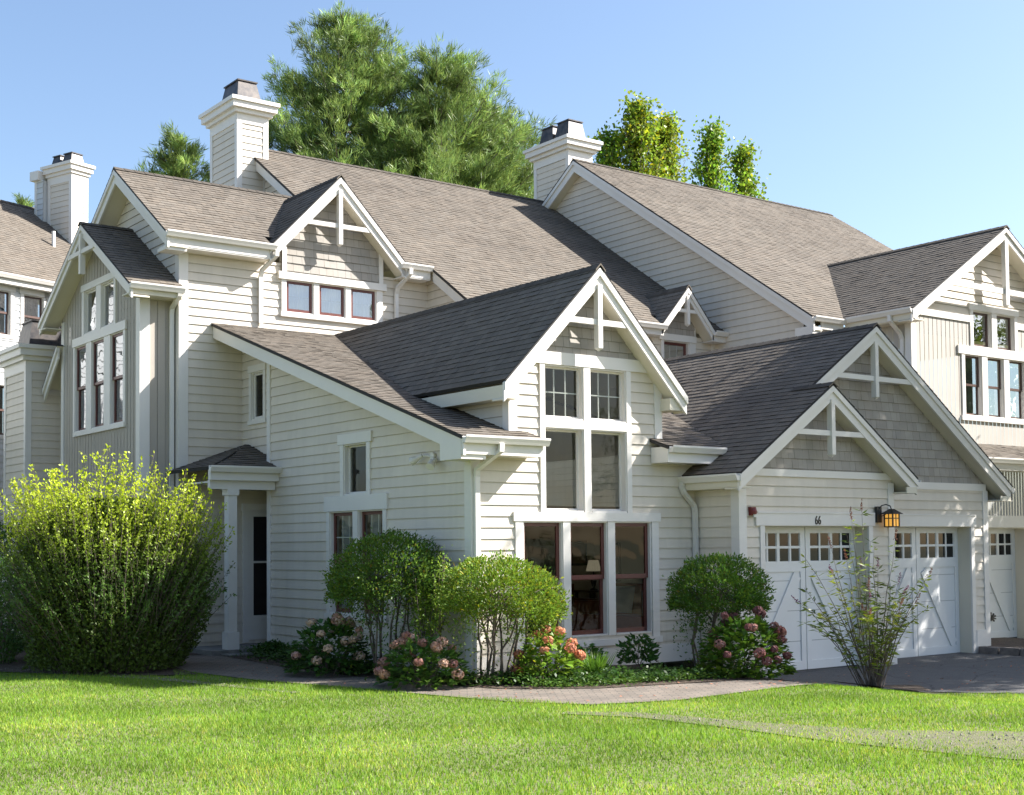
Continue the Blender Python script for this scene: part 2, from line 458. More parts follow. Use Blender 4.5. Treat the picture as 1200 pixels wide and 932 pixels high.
def boards(name, parent, pl, polys, holes=(), mat=None, w=0.17):
    """vertical tongue and groove boards: swap axes, leave a recessed groove between boards"""
    sw = WPL(pl.O, pl.V, pl.U, pl.N)
    mb = MB()
    hs = [(h[2], h[3], h[0], h[1]) for h in holes]
    for p in polys:
        q = [(v, u) for u, v in p]
        vmin = min(a[1] for a in q); vmax = max(a[1] for a in q)
        k = 0
        while vmin + k * w < vmax:
            a, bb = vmin + k * w, min(vmin + (k + 1) * w, vmax); k += 1
            def clip(lo, hi, off, t):
                sub = []
                s0, s1 = span(q, lo + 1e-5), span(q, hi - 1e-5)
                if not s0 or not s1: return
                cuts = sorted({lo, hi} | {c[1] for c in q if lo < c[1] < hi} | {c for h in hs for c in h[2:] if lo < c < hi})
                for c0, c1 in zip(cuts[:-1], cuts[1:]):
                    sa, sb = span(q, c0 + 1e-5), span(q, c1 - 1e-5)
                    if not sa or not sb: continue
                    parts = [(sa[0], sb[0], sa[1], sb[1])]
                    for h0, h1, v0_, v1_ in hs:
                        if v0_ <= c0 + 1e-4 and v1_ >= c1 - 1e-4:
                            nn = []
                            for (la, lb, ra, rb) in parts:
                                if h0 > min(la, lb): nn.append((la, lb, min(h0, ra), min(h0, rb)))
                                if h1 < max(ra, rb): nn.append((max(h1, la), max(h1, lb), ra, rb))
                            parts = nn
                    for (la, lb, ra, rb) in parts:
                        mb.quad(sw.P(la, c0, off), sw.P(ra, c0, off), sw.P(rb, c1, off), sw.P(lb, c1, off), 0, t)
            t = 1 + (random.random() - .5) * .06
            clip(a, max(bb - 0.018, a + .01), 0.009, (t, t, t))
            if bb - 0.018 > a: clip(bb - 0.018, bb, 0.0, (t * .95, t * .95, t * .95))
    return mb.build(name, mat or M_VERT, parent)

# ---- roof planes; polygon corners are given as plan (x, y)
def roof_pl(facing, e, z, s):
    c = 1 / math.sqrt(1 + s * s); sn = s * c
    if facing == 'F': return PL((0, e, z), (1, 0, 0), (0, c, sn)), lambda x, y: (x, (y - e) / c)
    if facing == 'B': return PL((0, e, z), (-1, 0, 0), (0, -c, sn)), lambda x, y: (-x, (e - y) / c)
    if facing == 'L': return PL((e, 0, z), (0, -1, 0), (c, 0, sn)), lambda x, y: (-y, (x - e) / c)
    if facing == 'R': return PL((e, 0, z), (0, 1, 0), (-c, 0, sn)), lambda x, y: (y, (e - x) / c)

def roof(parent, facing, e, z, s, polys, th=0.055):
    pl, cv = roof_pl(facing, e, z, s)
    mb = MB()
    for p in polys:
        q = [cv(x, y) for x, y in p]
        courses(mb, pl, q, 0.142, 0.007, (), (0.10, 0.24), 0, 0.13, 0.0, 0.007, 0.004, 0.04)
        mb.prism([pl.P(u, v, -0.004) for u, v in q], pl.N * -(th - 0.004), 1, 2, 1)
    return mb.build('roof', [M_ROOF, M_EDGE, M_SOFF], parent)

def ridge(parent, p, q, na, nb, w=0.15):
    p = Vector(p); q = Vector(q); d = q - p; n = max(2, int(d.length / 0.21)); d /= n
    mb = MB()
    da, db = Vector(na), Vector(nb)            # unit vectors running down each side
    for i in range(n):
        a = p + d * i + Vector((0, 0, 0.03)); bb = p + d * (i + 1.12) + Vector((0, 0, 0.022))
        t = 0.5 + random.random() * .2
        for dd in (da, db):
            mb.quad(a, bb, bb + dd * w, a + dd * w, 0, (t, t, t))
    mb.quad(p + Vector((0, 0, .03)), p + da * w + Vector((0, 0, .03)), p + da * w, p, 0)
    mb.quad(p + Vector((0, 0, .03)), p + db * w + Vector((0, 0, .03)), p + db * w, p, 0)
    return mb.build('ridge_cap', M_ROOF, parent)

def rake(parent, lo, hi, n, h=0.25, crown=True, back=0.04):
    lo = Vector(lo); hi = Vector(hi); n = Vector(n)
    mb = MB()
    def bd(z0, z1, n0, n1):
        Z0, Z1 = Vector((0, 0, z0)), Vector((0, 0, z1))
        mb.hexa([lo + Z1 + n * n0, hi + Z1 + n * n0, hi + Z1 + n * n1, lo + Z1 + n * n1,
                 lo + Z0 + n * n0, hi + Z0 + n * n0, hi + Z0 + n * n1, lo + Z0 + n * n1], 0)
    k = math.sqrt(1 + ((hi.z - lo.z) / max(1e-6, (hi.xy - lo.xy).length)) ** 2)
    bd(-0.045, -0.045 - h * k, -back - .03, -.03)
    if crown: bd(-0.04, -0.04 - 0.085 * k, -.029, .005)
    return mb.build('rake_board', M_TRIM, parent)

def gutter(parent, p, q, out):
    p = Vector(p); q = Vector(q); out = Vector(out); mb = MB()
    prof = [(0, 0), (0, -.115), (.075, -.115), (.095, -.075), (.12, -.03), (.12, 0.0), (.105, 0.0), (.10, -.03), (.02, -.035), (.012, 0)]
    vs = [e + out * a + Vector((0, 0, c)) for e in (p, q) for a, c in prof]; n = len(prof)
    mb.add(vs, [(i, (i + 1) % n, n + (i + 1) % n, n + i) for i in range(n)] + [tuple(range(n)), tuple(range(n, 2 * n))])
    return mb.build('gutter', M_TRIM, parent)

def downspout(parent, path, side):
    mb = MB()
    mb.sweep(path, [(-.042, -.03), (.042, -.03), (.042, .03), (-.042, .03)], 0, side)
    return mb.build('downspout', M_TRIM, parent)

def trims(name, parent, pl, rects, mat=None, n0=-0.005, n1=0.036):
    mb = MB()
    for i, r in enumerate(rects):
        mb.slab(pl, r[0], r[1], r[2], r[3], n0, (r[4] if len(r) > 4 else n1))
    return mb.build(name, mat or M_TRIM, parent)

def corner(parent, x, y, z0, z1, dx, dy, w=0.13, mat=None):
    """corner board: dx, dy = -1/+1 tell which way the wall runs back from the corner in x and y"""
    mb = MB()
    t = 0.032
    ox = -dx * t; oy = -dy * t
    xs = sorted((x + ox, x + dx * w)); ys = sorted((y + oy, y + dy * 0.004))
    mb.box(xs[0], xs[1], ys[0], ys[1], z0, z1)
    xs = sorted((x + ox, x + dx * 0.004)); ys = sorted((y + dy * 0.0045, y + dy * w))
    mb.box(xs[0], xs[1], ys[0], ys[1], z0, z1)
    return mb.build('corner_board', mat or M_TRIM, parent)

def window(parent, pl, u0, u1, v0, v1, sash=None, hung=False, mun=None, glass=None, fw_=0.055, curtain=None, depth=0.10, label=None, white=False):
    mb = MB(); P = pl
    j = 0.02
    mb.slab(P, u0, u0 + j, v0, v1, -depth - .04, 0.012); mb.slab(P, u1 - j, u1, v0, v1, -depth - .04, 0.012)
    mb.slab(P, u0 + j, u1 - j, v1 - j, v1, -depth - .04, 0.012); mb.slab(P, u0 + j, u1 - j, v0, v0 + j * 1.3, -depth - .04, 0.03)
    w = mb.build('window', M_TRIM, parent)
    if label: w['label'] = label
    a0, a1, b0, b1 = u0 + j, u1 - j, v0 + j * 1.3, v1 - j
    sm = sash or M_TRIM
    def sashf(a0, a1, b0, b1, n1):
        s = MB(); n0 = n1 - .035; f = fw_
        s.slab(P, a0, a0 + f, b0, b1, n0, n1); s.slab(P, a1 - f, a1, b0, b1, n0, n1)
        s.slab(P, a0 + f, a1 - f, b1 - f, b1, n0, n1); s.slab(P, a0 + f, a1 - f, b0, b0 + f * 1.25, n0, n1)
        s.build('sash', sm, w)
        g = MB(); nn = n1 - .02
        c4 = [P.P(a0 + f, b0 + f * 1.25, nn), P.P(a1 - f, b0 + f * 1.25, nn), P.P(a1 - f, b1 - f, nn), P.P(a0 + f, b1 - f, nn)]
        if P.U.cross(P.V).dot(P.N) < 0: c4.reverse()
        g.quad(*c4)
        g.build('pane', glass or M_GLASS, w)
        return a0 + f, a1 - f, b0 + f * 1.25, b1 - f, nn
    def muntin(r, cols, rows, mat):
        x0, x1, y0, y1, nn = r; s = MB()
        for c in range(1, cols):
            x = x0 + (x1 - x0) * c / cols; s.slab(P, x - .010, x + .010, y0, y1, nn - .016, nn - .004)
        for c in range(1, rows):
            y = y0 + (y1 - y0) * c / rows; s.slab(P, x0, x1, y - .010, y + .010, nn - .0155, nn - .0045)
        s.build('muntin', mat, w)
    if hung:
        vm = (b0 + b1) / 2 + .01
        r = sashf(a0, a1, vm - .02, b1, -.045 if depth > .06 else -.012)
        if mun: muntin(r, mun[0], mun[1], M_TRIM)
        sashf(a0, a1, b0, vm + .02, -.085 if depth > .06 else -.05)
    else:
        r = sashf(a0, a1, b0, b1, -depth + .03)
        if mun: muntin(r, mun[0], mun[1], M_TRIM)
    if curtain:
        cm = MB(); k = 14; nn = -depth - .12
        lo, hi, cv0, cv1 = curtain
        xs = [u0 + (u1 - u0) * (lo + (hi - lo) * i / k) for i in range(k + 1)]
        for i in range(k):
            d0 = nn + (.018 if i % 2 else -.018); d1 = nn + (-.018 if i % 2 else .018)
            y0 = v0 + (v1 - v0) * cv0; y1 = v0 + (v1 - v0) * cv1
            cm.quad(P.P(xs[i], y0, d0), P.P(xs[i + 1], y0, d1), P.P(xs[i + 1], y1, d1), P.P(xs[i], y1, d0))
        cm.build('curtain', M_BLIND if depth < .04 else M_CURT, w)
    return w

def brace(parent, y, xc, ztop, zbot, zb, half, t=0.045):
    """king post and cross beam hung inside a front gable, just behind the rake boards"""
    mb = MB(); mb.box(xc - half, xc + half, y + .031, y + .10, zb - t, zb + t); mb.build('brace_beam', M_TRIM, parent)
    mb = MB(); mb.box(xc - t, xc + t, y - .01, y + .10, zbot + .05, ztop)
    mb.add([(xc - t, y - .01, zbot + .05), (xc + t, y - .01, zbot + .05), (xc + t, y + .10, zbot + .05), (xc - t, y + .10, zbot + .05), (xc, y + .045, zbot)],
           [(0, 1, 4), (1, 2, 4), (2, 3, 4), (3, 0, 4)])
    mb.build('brace_post', M_TRIM, parent)

def boxes(name, mat, parent, lst):
    for b in lst:
        mb = MB(); mb.box(*b); mb.build(name, mat, parent)

def rake_soffit(parent, lo, hi, n, depth, h):
    """sloping board that closes the overhang at the foot of a rake board, back to the wall"""
    lo = Vector(lo); hi = Vector(hi); n = Vector(n)
    k = math.sqrt(1 + ((hi.z - lo.z) / max(1e-6, (hi.xy - lo.xy).length)) ** 2)
    z0 = Vector((0, 0, -.045 - h * k + .03)); z1 = z0 + Vector((0, 0, .02))
    a, b = n * -.069, n * -depth
    mb = MB()
    mb.hexa([lo + a + z0, hi + a + z0, hi + b + z0, lo + b + z0, lo + a + z1, hi + a + z1, hi + b + z1, lo + b + z1])
    mb.build('rake_soffit', M_SOFF, parent)

def dn(s):           # unit vectors down each side of a ridge that runs in y, slope s
    k = 1 / math.sqrt(1 + s * s)
    return (-k, 0, -s * k), (k, 0, -s * k)
def dny(s):
    k = 1 / math.sqrt(1 + s * s)
    return (0, -k, -s * k), (0, k, -s * k)

def front_gable(parent, xc, zr, half, s, yf, yb, sides='LR', h=0.25, ridge_on=True, polyL=None, polyR=None, ov=0.33):
    """gable roof whose ridge runs back in y from yf to yb; polygons may be replaced"""
    ze = zr - half * s
    if 'L' in sides: roof(parent, 'L', xc - half, ze, s, polyL or [[(xc - half, yf), (xc, yf), (xc, yb), (xc - half, yb)]])
    if 'R' in sides: roof(parent, 'R', xc + half, ze, s, polyR or [[(xc + half, yf), (xc, yf), (xc, yb), (xc + half, yb)]])
    if ridge_on:
        a, b_ = dn(s); ridge(parent, (xc, yf - .02, zr), (xc, yb, zr), a, b_)
    rake(parent, (xc - half, yf, ze), (xc, yf, zr), (0, -1, 0), h)
    rake(parent, (xc + half, yf, ze), (xc, yf, zr), (0, -1, 0), h)
    for sg in (-1, 1): rake_soffit(parent, (xc + sg * half, yf, ze), (xc, yf, zr), (0, -1, 0), ov, h)

# ------------------------------------------------------------------ ground
def hgt(x, y):
    t = min(1, max(0, (x + 0.35 * y * 0 - 2.6) / 2.6)); t = t * t * (3 - 2 * t)
    return -0.27 * t

def sheet(name, pts, mat, dz, label=None, cat=None, kind='structure', step=0.5):
    """ground patch following the terrain: grid clipped to a polygon (by centres), edges refined"""
    import mathutils.geometry as mg
    bm_v = [Vector((x, y, 0)) for x, y in pts]
    tris = mg.tessellate_polygon([bm_v])
    import bmesh
    bm = bmesh.new()
    vv = [bm.verts.new(p) for p in bm_v]
    for t in tris:
        try: bm.faces.new([vv[i] for i in t])
        except ValueError: pass
    bmesh.ops.subdivide_edges(bm, edges=bm.edges[:], cuts=3, use_grid_fill=True)
    for _ in range(2):
        es = [e for e in bm.edges if e.calc_length() > step]
        if es: bmesh.ops.subdivide_edges(bm, edges=es, cuts=1)
    bmesh.ops.triangulate(bm, faces=bm.faces[:])
    for v in bm.verts: v.co.z = hgt(v.co.x, v.co.y) + dz
    me = bpy.data.meshes.new(name); bm.to_mesh(me); bm.free()
    me.materials.append(mat)
    o = bpy.data.objects.new(name, me); C.objects.link(o)
    if kind: o['kind'] = kind
    return tag(o, label, cat)

mb = MB()
gx = sorted(set([-400, -150, -60, -30] + [round(-16 + i * 0.5, 2) for i in range(73)] + [30, 60, 150, 400]))
gy = [-400, -150, -60, -30, -20, -15, -10, -5, 0, 5, 10, 20, 40, 80, 150, 400]
vs = [(x, y, hgt(x, y)) for y in gy for x in gx]
W_ = len(gx)
mb.add(vs, [(j * W_ + i, j * W_ + i + 1, (j + 1) * W_ + i + 1, (j + 1) * W_ + i) for j in range(len(gy) - 1) for i in range(W_ - 1)])
o = mb.build('ground', M_LAWN); o['kind'] = 'structure'; o['label'] = 'green lawn ground around the houses'

PATH = [(-2.6, 6.6), (-2.95, 4.2), (-2.69, 1.73), (-2.2, 0.04), (-1.84, -1.56), (-1.5, -2.9), (-0.93, -3.85), (0.21, -4.2), (2.0, -4.05), (4.4, -3.95),
        (4.75, -2.4), (4.1, -2.75), (3.0, -3.1), (1.63, -2.85), (0.31, -2.55), (-0.75, -1.7), (-1.27, 0.45), (-1.42, 3.36), (-1.2, 5.4), (-1.2, 6.6)]
DRIVE = [(4.4, -3.95), (5.3, -4.15), (6.05, -5.1), (8.6, -9.0), (13.5, -16), (24, -16), (24, -3), (11.88, -3), (11.88, -0.2), (4.9, -0.5), (4.75, -2.4)]
BED = [(-1.27, 0.45), (-0.75, -1.7), (0.31, -2.55), (1.63, -2.85), (3.0, -3.1), (4.1, -2.75), (4.75, -2.4), (4.75, -0.6), (4.7, 0.1), (0.1, 0.1), (0.1, 6.2), (-1.2, 6.2), (-1.42, 3.36)]
sheet('garden_path', PATH, M_PAVE, 0.016, 'clay brick path curving past the house')
sheet('driveway', DRIVE, M_ASPH, 0.012, 'dark asphalt driveway before the garage doors')
sheet('planting_bed', BED, M_MULCH, 0.024, 'mulch bed under the front windows')
sheet('bush_bed', [(-6.5, 8.8), (-5.6, 6.4), (-4.6, 4.6), (-3.9, 3.55), (-3.0, 3.1), (-2.8, 4.2), (-2.6, 6.6), (-1.3, 6.7), (-1.3, 12), (-7, 14)], M_MULCH, 0.02, 'dark mulch under the tall shrub')
sheet('mulch_ring', [(4.55 + 0.85 * math.cos(a) * (1 + .2 * math.sin(3 * a)), -3.98 + 0.55 * math.sin(a)) for a in np.linspace(0, 6.0, 22)], M_MULCH, 0.075, 'mulch ring at the foot of the butterfly bush')
G1 = [(-7.4, 8.6), (-6.0, 7.05), (-4.97, 6.35), (-4.0, 4.15), (-3.45, 2.5), (-3.2, 1.0), (-2.95, -0.2), (-3.12, -0.25), (-3.35, 0.85), (-3.7, 2.35), (-4.3, 4.1), (-5.2, 5.95), (-6.3, 6.7), (-7.7, 8.2)]
G2 = [(-1.6, -4.15), (-1.0, -4.75), (-0.6, -6.3), (-0.05, -7.55), (0.9, -8.5), (2.2, -10.0), (4.0, -13), (2.6, -13.6), (0.6, -11.2), (-0.75, -9.4), (-1.1, -7.7), (-1.15, -6.3), (-1.3, -5.1), (-1.75, -4.3)]
sheet('gravel_strip', G1, M_GRAV, 0.014, 'thin gravel drainage strip across the left lawn')
sheet('gravel_strip', G2, M_GRAV, 0.014, 'worn gravel strip crossing the right lawn')
# raised bed edged with stone blocks between the two driveways
o = sheet('raised_bed', [(12.05, -0.4), (12.05, -6.0), (14.6, -6.0), (14.6, 0.6), (13.3, 0.9), (12.32, 0.9), (12.32, -0.4)], M_MULCH, 0.13, 'raised bed beside the neighbouring garage')

# ------------------------------------------------------------------ THE HOUSE (number 66)
A = thing('townhouse', 'cream clapboard townhouse with several steep gables, a left bay window and tall front window', 'house')
F0 = frontw(0.0)
SH = 0.3276                              # slope of the shed roof
def shz(y): return 3.57 + SH * (y + 0.45)
# --- front wing walls
GX, GZ, GS, GH = 2.30, 6.41, 1.03, 1.90
gw0, gw1 = 0.72, 3.86
zt = lambda x: GZ - 0.09 - GS * abs(x - GX)
HL = (0.96, 3.62, 0.50, 2.33)           # lower window opening
H1, H2 = (1.40, 2.19, 3.94, 4.80), (2.33, 3.10, 3.94, 4.80)
H3, H4 = (1.40, 2.19, 2.475, 3.805), (2.33, 3.10, 2.475, 3.805)
holesF = [HL, H1, H2, H3, H4]
lap('wall', A, F0, [[(0, 0), (4.66, 0), (4.66, 3.50), (0, 3.50)], [(gw0, 3.50), (gw1, 3.50), (gw1, zt(gw1)), (3.747, 4.83), (0.853, 4.83), (gw0, zt(gw0))]], holesF)
shakes('wall', A, F0, [[(0.853, 4.83), (3.747, 4.83), (GX, zt(GX))]])
trims('window_trim', A, F0, [
    (0.80, 0.95, 0.42, 2.33), (3.63, 3.78, 0.42, 2.33), (0.76, 3.82, 2.332, 2.475, 0.05), (0.76, 3.82, 0.34, 0.44, 0.06),
    (1.735, 1.885, 0.5, 2.33), (2.665, 2.815, 0.5, 2.33),
    (1.30, 1.40, 2.477, 4.80), (3.10, 3.20, 2.477, 4.80), (2.19, 2.33, 2.477, 4.80), (0.98, 3.62, 4.803, 5.0, 0.045),
    (1.402, 2.188, 3.805, 3.94), (2.332, 3.098, 3.805, 3.94)])
for a, b_ in ((0.96, 1.735), (1.885, 2.665), (2.815, 3.62)):
    window(A, F0, a, b_, 0.50, 2.33, M_RED, hung=True)
for H in (H1, H2): window(A, F0, *H, mun=(3, 2), fw_=0.03, glass=M_GLASS)
for H in (H3, H4): window(A, F0, *H, fw_=0.03, glass=M_GLASS, depth=.13)
trims('skirt_board', A, F0, [(0.0, 4.62, 0.0, 0.29, 0.03)])
# gable cheeks
lap('wall', A, leftw(gw0), [[(0, 3.5), (3.6, 3.5), (3.6, 4.70), (0, 4.70)]])
lap('wall', A, WPL((gw1, 0, 0), (0, 1, 0), (0, 0, 1), (1, 0, 0)), [[(0, 3.5), (3.6, 3.5), (3.6, 4.70), (0, 4.70)]])
corner(A, gw0, 0, 3.6, 4.72, 1, 1); corner(A, gw1, 0, 3.6, 4.66, -1, 1)
# left wall of the front wing
L0 = leftw(0.0)
WL1, WL2 = (2.50, 4.29, 0.80, 2.575), (3.02, 3.79, 2.84, 3.72)
lap('wall', A, L0, [[(0, 0), (6.7, 0), (6.7, shz(6.7) - .1), (0, shz(0) - .1)]], [WL1, WL2])
trims('window_trim', A, L0, [
    (4.29, 4.40, 0.72, 2.576), (2.39, 2.50, 0.72, 2.576), (2.34, 4.46, 2.578, 2.84, 0.05), (2.36, 4.44, 0.72, 0.80, 0.06), (3.31, 3.48, 0.80, 2.576),
    (3.79, 3.91, 2.842, 3.72), (2.90, 3.02, 2.842, 3.72), (2.84, 3.97, 3.722, 3.90, 0.05)])
for a, b_ in ((2.50, 3.31), (3.48, 4.29)): window(A, L0, a, b_, 0.80, 2.575, M_RED, hung=True, mun=(3, 2), curtain=(0.62, 1.0, 0.0, 1.0))
window(A, L0, *WL2, fw_=0.03)
trims('skirt_board', A, L0, [(0.0, 6.56, 0.0, 0.13, 0.03)])
corner(A, 0, 0, 0.0, 3.46, 1, 1, 0.14)
trims('corner_board', A, L0, [(6.58, 6.71, 0.0, 5.62)])
trims('corner_board', A, WPL((0, 6.7, 0), (1, 0, 0), (0, 0, 1), (0, 1, 0)), [(-.03, 0.2, 0.1, 5.6, .01)])
# recessed wall with the slim window above the porch
LR = leftw(0.2)
WR = (7.28, 7.80, 4.47, 5.42)
lap('wall', A, LR, [[(6.7, 3.3), (8.25, 3.3), (8.25, 6.15), (6.7, 5.8)]], [WR])
trims('window_trim', A, LR, [(7.80, 7.90, 4.40, 5.42), (7.18, 7.28, 4.40, 5.42), (7.15, 7.93, 5.422, 5.56, .045), (7.15, 7.93, 4.39, 4.47, .05)])
window(A, LR, *WR, fw_=.04, depth=.06)

# --- shed roof
roof(A, 'F', -0.45, 3.57, SH, [
    [(-0.48, -0.45), (1.06, -0.45), (1.06, 0.0), (-0.48, 0.0)],
    [(-0.48, 0.0), (gw0, 0.0), (gw0, 8.25), (-0.48, 8.25)],
    [(gw0, 3.4), (gw1, 3.4), (gw1, 8.25), (gw0, 8.25)],
    [(3.62, -0.45), (5.02, -0.45), (5.25, 0.0), (3.62, 0.0)],
    [(gw1, 0.0), (5.25, 0.0), (8.6, 6.85), (gw1, 6.85)],
    [(gw1, 6.85), (4.65, 6.85), (4.65, 8.25), (gw1, 8.25)]])
rake(A, (-0.48, -0.45, 3.57), (-0.48, 8.23, shz(8.23)), (-1, 0, 0), 0.235, crown=False); rake_soffit(A, (-0.48, 0.1, shz(.1)), (-0.48, 8.23, shz(8.23)), (-1, 0, 0), .48, .235)
boxes('eave_box', M_TRIM, A, [(-0.46, -0.01, -0.40, 0.15, 3.23, 3.50), (-0.449, 1.04, -0.43, -0.40, 3.30, 3.53), (-0.01, 1.04, -0.40, -0.01, 3.30, 3.325), (3.64, 3.67, -0.43, -0.02, 3.30, 3.56), (3.67, 5.0, -0.43, -0.40, 3.30, 3.53), (3.67, 5.0, -0.40, -0.02, 3.30, 3.325)])
gutter(A, (-0.46, -0.43, 3.575), (1.10, -0.43, 3.575), (0, -1, 0))
gutter(A, (3.66, -0.43, 3.575), (4.90, -0.43, 3.575), (0, -1, 0))
downspout(A, [(0.20, -0.50, 3.47), (0.20, -0.49, 3.36), (0.04, -0.10, 3.10), (0.055, -0.065, 3.0), (0.055, -0.065, 0.05)], (1, 0, 0))
# --- front gable
front_gable(A, GX, GZ, GH, GS, -0.34, 8.28, h=0.20, ov=.34)
brace(A, -0.33, GX, 6.10, 5.03, 5.50, 0.72)
zg = GZ - GH * GS
boxes('eave_box', M_SOFF, A, [(GX - GH + .02, gw0 - .001, -.26, 3.4, zg - .27, zg - .07), (gw1 + .001, GX + GH - .02, -.26, 3.4, zg - .27, zg - .07)])

# --- upper left wing
YW = 8.25
FW = frontw(YW)
MS = 0.665
def mz(y): return 8.05 + MS * (y - 7.85)
T = [(1.16, 1.79, 6.79, 7.47), (1.92, 2.55, 6.79, 7.47), (2.68, 3.31, 6.79, 7.47)]
lap('wall', A, FW, [[(-1.13, 0), (4.65, 0), (4.65, 7.80), (-1.13, 7.80)]], [(1.16, 3.31, 6.79, 7.47), (0.05, 1.0, 0.15, 2.75)])
LW = leftw(-1.13)
lap('wall', A, LW, [[(8.25, 0), (13.05, 0), (13.05, 7.9), (10.65, 9.78), (8.25, 8.15)]])
corner(A, -1.13, YW, 0, 7.8, 1, 1, 0.16)
roof(A, 'F', 7.85, 8.05, MS, [[(-1.58, 7.85), (0.66, 7.85), (0.66, 8.22), (-1.58, 8.22)], [(3.82, 7.85), (4.49, 7.85), (4.49, 8.22), (3.82, 8.22)], [(-1.58, 8.22), (4.49, 8.22), (4.49, 10.65), (-1.58, 10.65)], [(2.72, 10.65), (12.18, 10.65), (12.18, 13.6), (2.72, 13.6)],
                              [(4.49, 7.85), (12.18, 7.85), (12.18, 10.65), (4.49, 10.65)], [(4.49, 6.43), (10.06, 6.43), (10.06, 6.87), (4.49, 6.87)], [(11.74, 6.43), (12.18, 6.43), (12.18, 6.87), (11.74, 6.87)], [(4.49, 6.87), (12.18, 6.87), (12.18, 7.85), (4.49, 7.85)]])
roof(A, 'B', 13.45, 8.05, MS, [[(-1.58, 10.65), (3.0, 10.65), (3.0, 13.45), (-1.58, 13.45)]])
roof(A, 'B', 19.35, 8.05, MS, [[(2.72, 13.6), (12.18, 13.6), (12.18, 19.35), (2.72, 19.35)]])
fa, fb = dny(MS)
ridge(A, (-1.58, 10.65, mz(10.65)), (2.95, 10.65, mz(10.65)), fa, fb)
ridge(A, (2.72, 13.6, mz(13.6)), (12.18, 13.6, mz(13.6)), fa, fb)
rake(A, (-1.58, 7.85, 8.05), (-1.58, 10.65, mz(10.65)), (-1, 0, 0), 0.23)
rake(A, (-1.58, 13.45, 8.05), (-1.58, 10.65, mz(10.65)), (-1, 0, 0), 0.23)
rake_soffit(A, (-1.58, 7.85, 8.05), (-1.58, 10.65, mz(10.65)), (-1, 0, 0), .45, .23); rake_soffit(A, (-1.58, 13.45, 8.05), (-1.58, 10.65, mz(10.65)), (-1, 0, 0), .45, .23)
rake(A, (2.72, 10.68, mz(10.68)), (2.72, 13.6, mz(13.6)), (-1, 0, 0), 0.22, crown=False)
rake(A, (2.72, 19.35, 8.05), (2.72, 13.6, mz(13.6)), (-1, 0, 0), 0.22, crown=False)
rake(A, (4.49, 6.43, mz(6.43)), (4.49, 7.84, mz(7.84)), (-1, 0, 0), 0.22, crown=False)
lap('wall', A, leftw(3.0), [[(9.5, 7.5), (19.0, 7.5), (19.0, 8.1), (13.6, mz(13.6) - .07), (9.5, mz(9.5) - .07)]])
boxes('eave_box', M_TRIM, A, [(-1.56, 0.7, 7.88, 8.24, 7.76, 7.785), (-1.56, 0.7, 7.87, 7.90, 7.785, 8.02), (-1.57, -1.14, 7.885, 8.3, 7.70, 7.76), (3.75, 4.48, 7.88, 8.24, 7.76, 7.785), (3.75, 4.48, 7.87, 7.90, 7.785, 8.02)])
gutter(A, (-1.58, 7.87, 8.06), (0.74, 7.87, 8.06), (0, -1, 0))
gutter(A, (3.72, 7.87, 8.06), (4.50, 7.87, 8.06), (0, -1, 0))
downspout(A, [(0.74, 7.80, 7.95), (0.74, 7.81, 7.84), (0.57, 8.12, 7.58), (0.57, 8.19, 7.45), (0.57, 8.19, 6.50)], (1, 0, 0))
downspout(A, [(3.93, 7.80, 7.95), (3.93, 7.81, 7.84), (3.80, 8.12, 7.58), (3.80, 8.19, 7.45), (3.80, 8.19, 6.40)], (1, 0, 0))
# wall dormer with three red windows
FD = frontw(8.20)
shakes('wall', A, FD, [[(1.05, 7.62), (3.46, 7.62), (3.46, 8.36), (2.24, 9.60), (1.05, 8.40)]])
boxes('dormer_cheek', M_TRIM, A, [(1.05, 1.14, 8.2, 8.3, 7.62, 8.4), (3.37, 3.46, 8.2, 8.3, 7.62, 8.4)])
trims('window_trim', A, FD, [(1.05, 1.15, 7.62, 8.40), (3.36, 3.46, 7.62, 8.40)], None, -.04, .03)
trims('window_trim', A, FW, [(1.05, 1.16, 6.71, 7.47), (3.31, 3.46, 6.71, 7.47), (0.97, 3.54, 7.472, 7.62, .09), (1.03, 3.48, 6.70, 6.79, .07), (1.79, 1.92, 6.79, 7.47), (2.55, 2.68, 6.79, 7.47)], None, -.005, .05)
for t in T: window(A, FW, *t, sash=M_RED, mun=(2, 2), fw_=0.05, glass=M_GLASSR, depth=.03, curtain=(0, 1, 0, 1))
front_gable(A, 2.24, 9.72, 1.62, 1.03, 7.84, 10.36, h=0.20, ov=.36)
brace(A, 7.85, 2.24, 9.42, 8.22, 8.66, 0.78)
# --- extension on the right with the little dormer
lap('wall', A, leftw(4.65), [[(6.85, 5.5), (8.25, 5.5), (8.25, 8.2), (6.85, 7.27)]])
FE = frontw(6.85)
WE = (10.44, 11.28, 6.0, 6.83)
lap('wall', A, FE, [[(4.65, 5.5), (12.18, 5.5), (12.18, 6.98), (4.65, 6.98)]], [WE])
shakes('wall', A, frontw(6.82), [[(10.36, 6.99), (11.45, 6.99), (11.45, 7.25), (10.9, 7.92), (10.36, 7.28)]])
trims('window_trim', A, FE, [(10.34, 10.44, 5.9, 6.83), (11.28, 11.38, 5.9, 6.83), (10.28, 11.5, 6.832, 6.99, .06), (11.38, 11.50, 6.5, 7.3, .03), (12.04, 12.17, 6.0, 6.98, .03)])
window(A, FE, *WE, sash=M_RED, mun=(3, 1), fw_=.06, glass=M_GLASSR)
front_gable(A, 10.9, 8.12, 0.86, 1.13, 6.43, 8.2, h=0.16, ov=.39)
brace(A, 6.44, 10.9, 7.9, 7.14, 7.52, 0.38, .04)
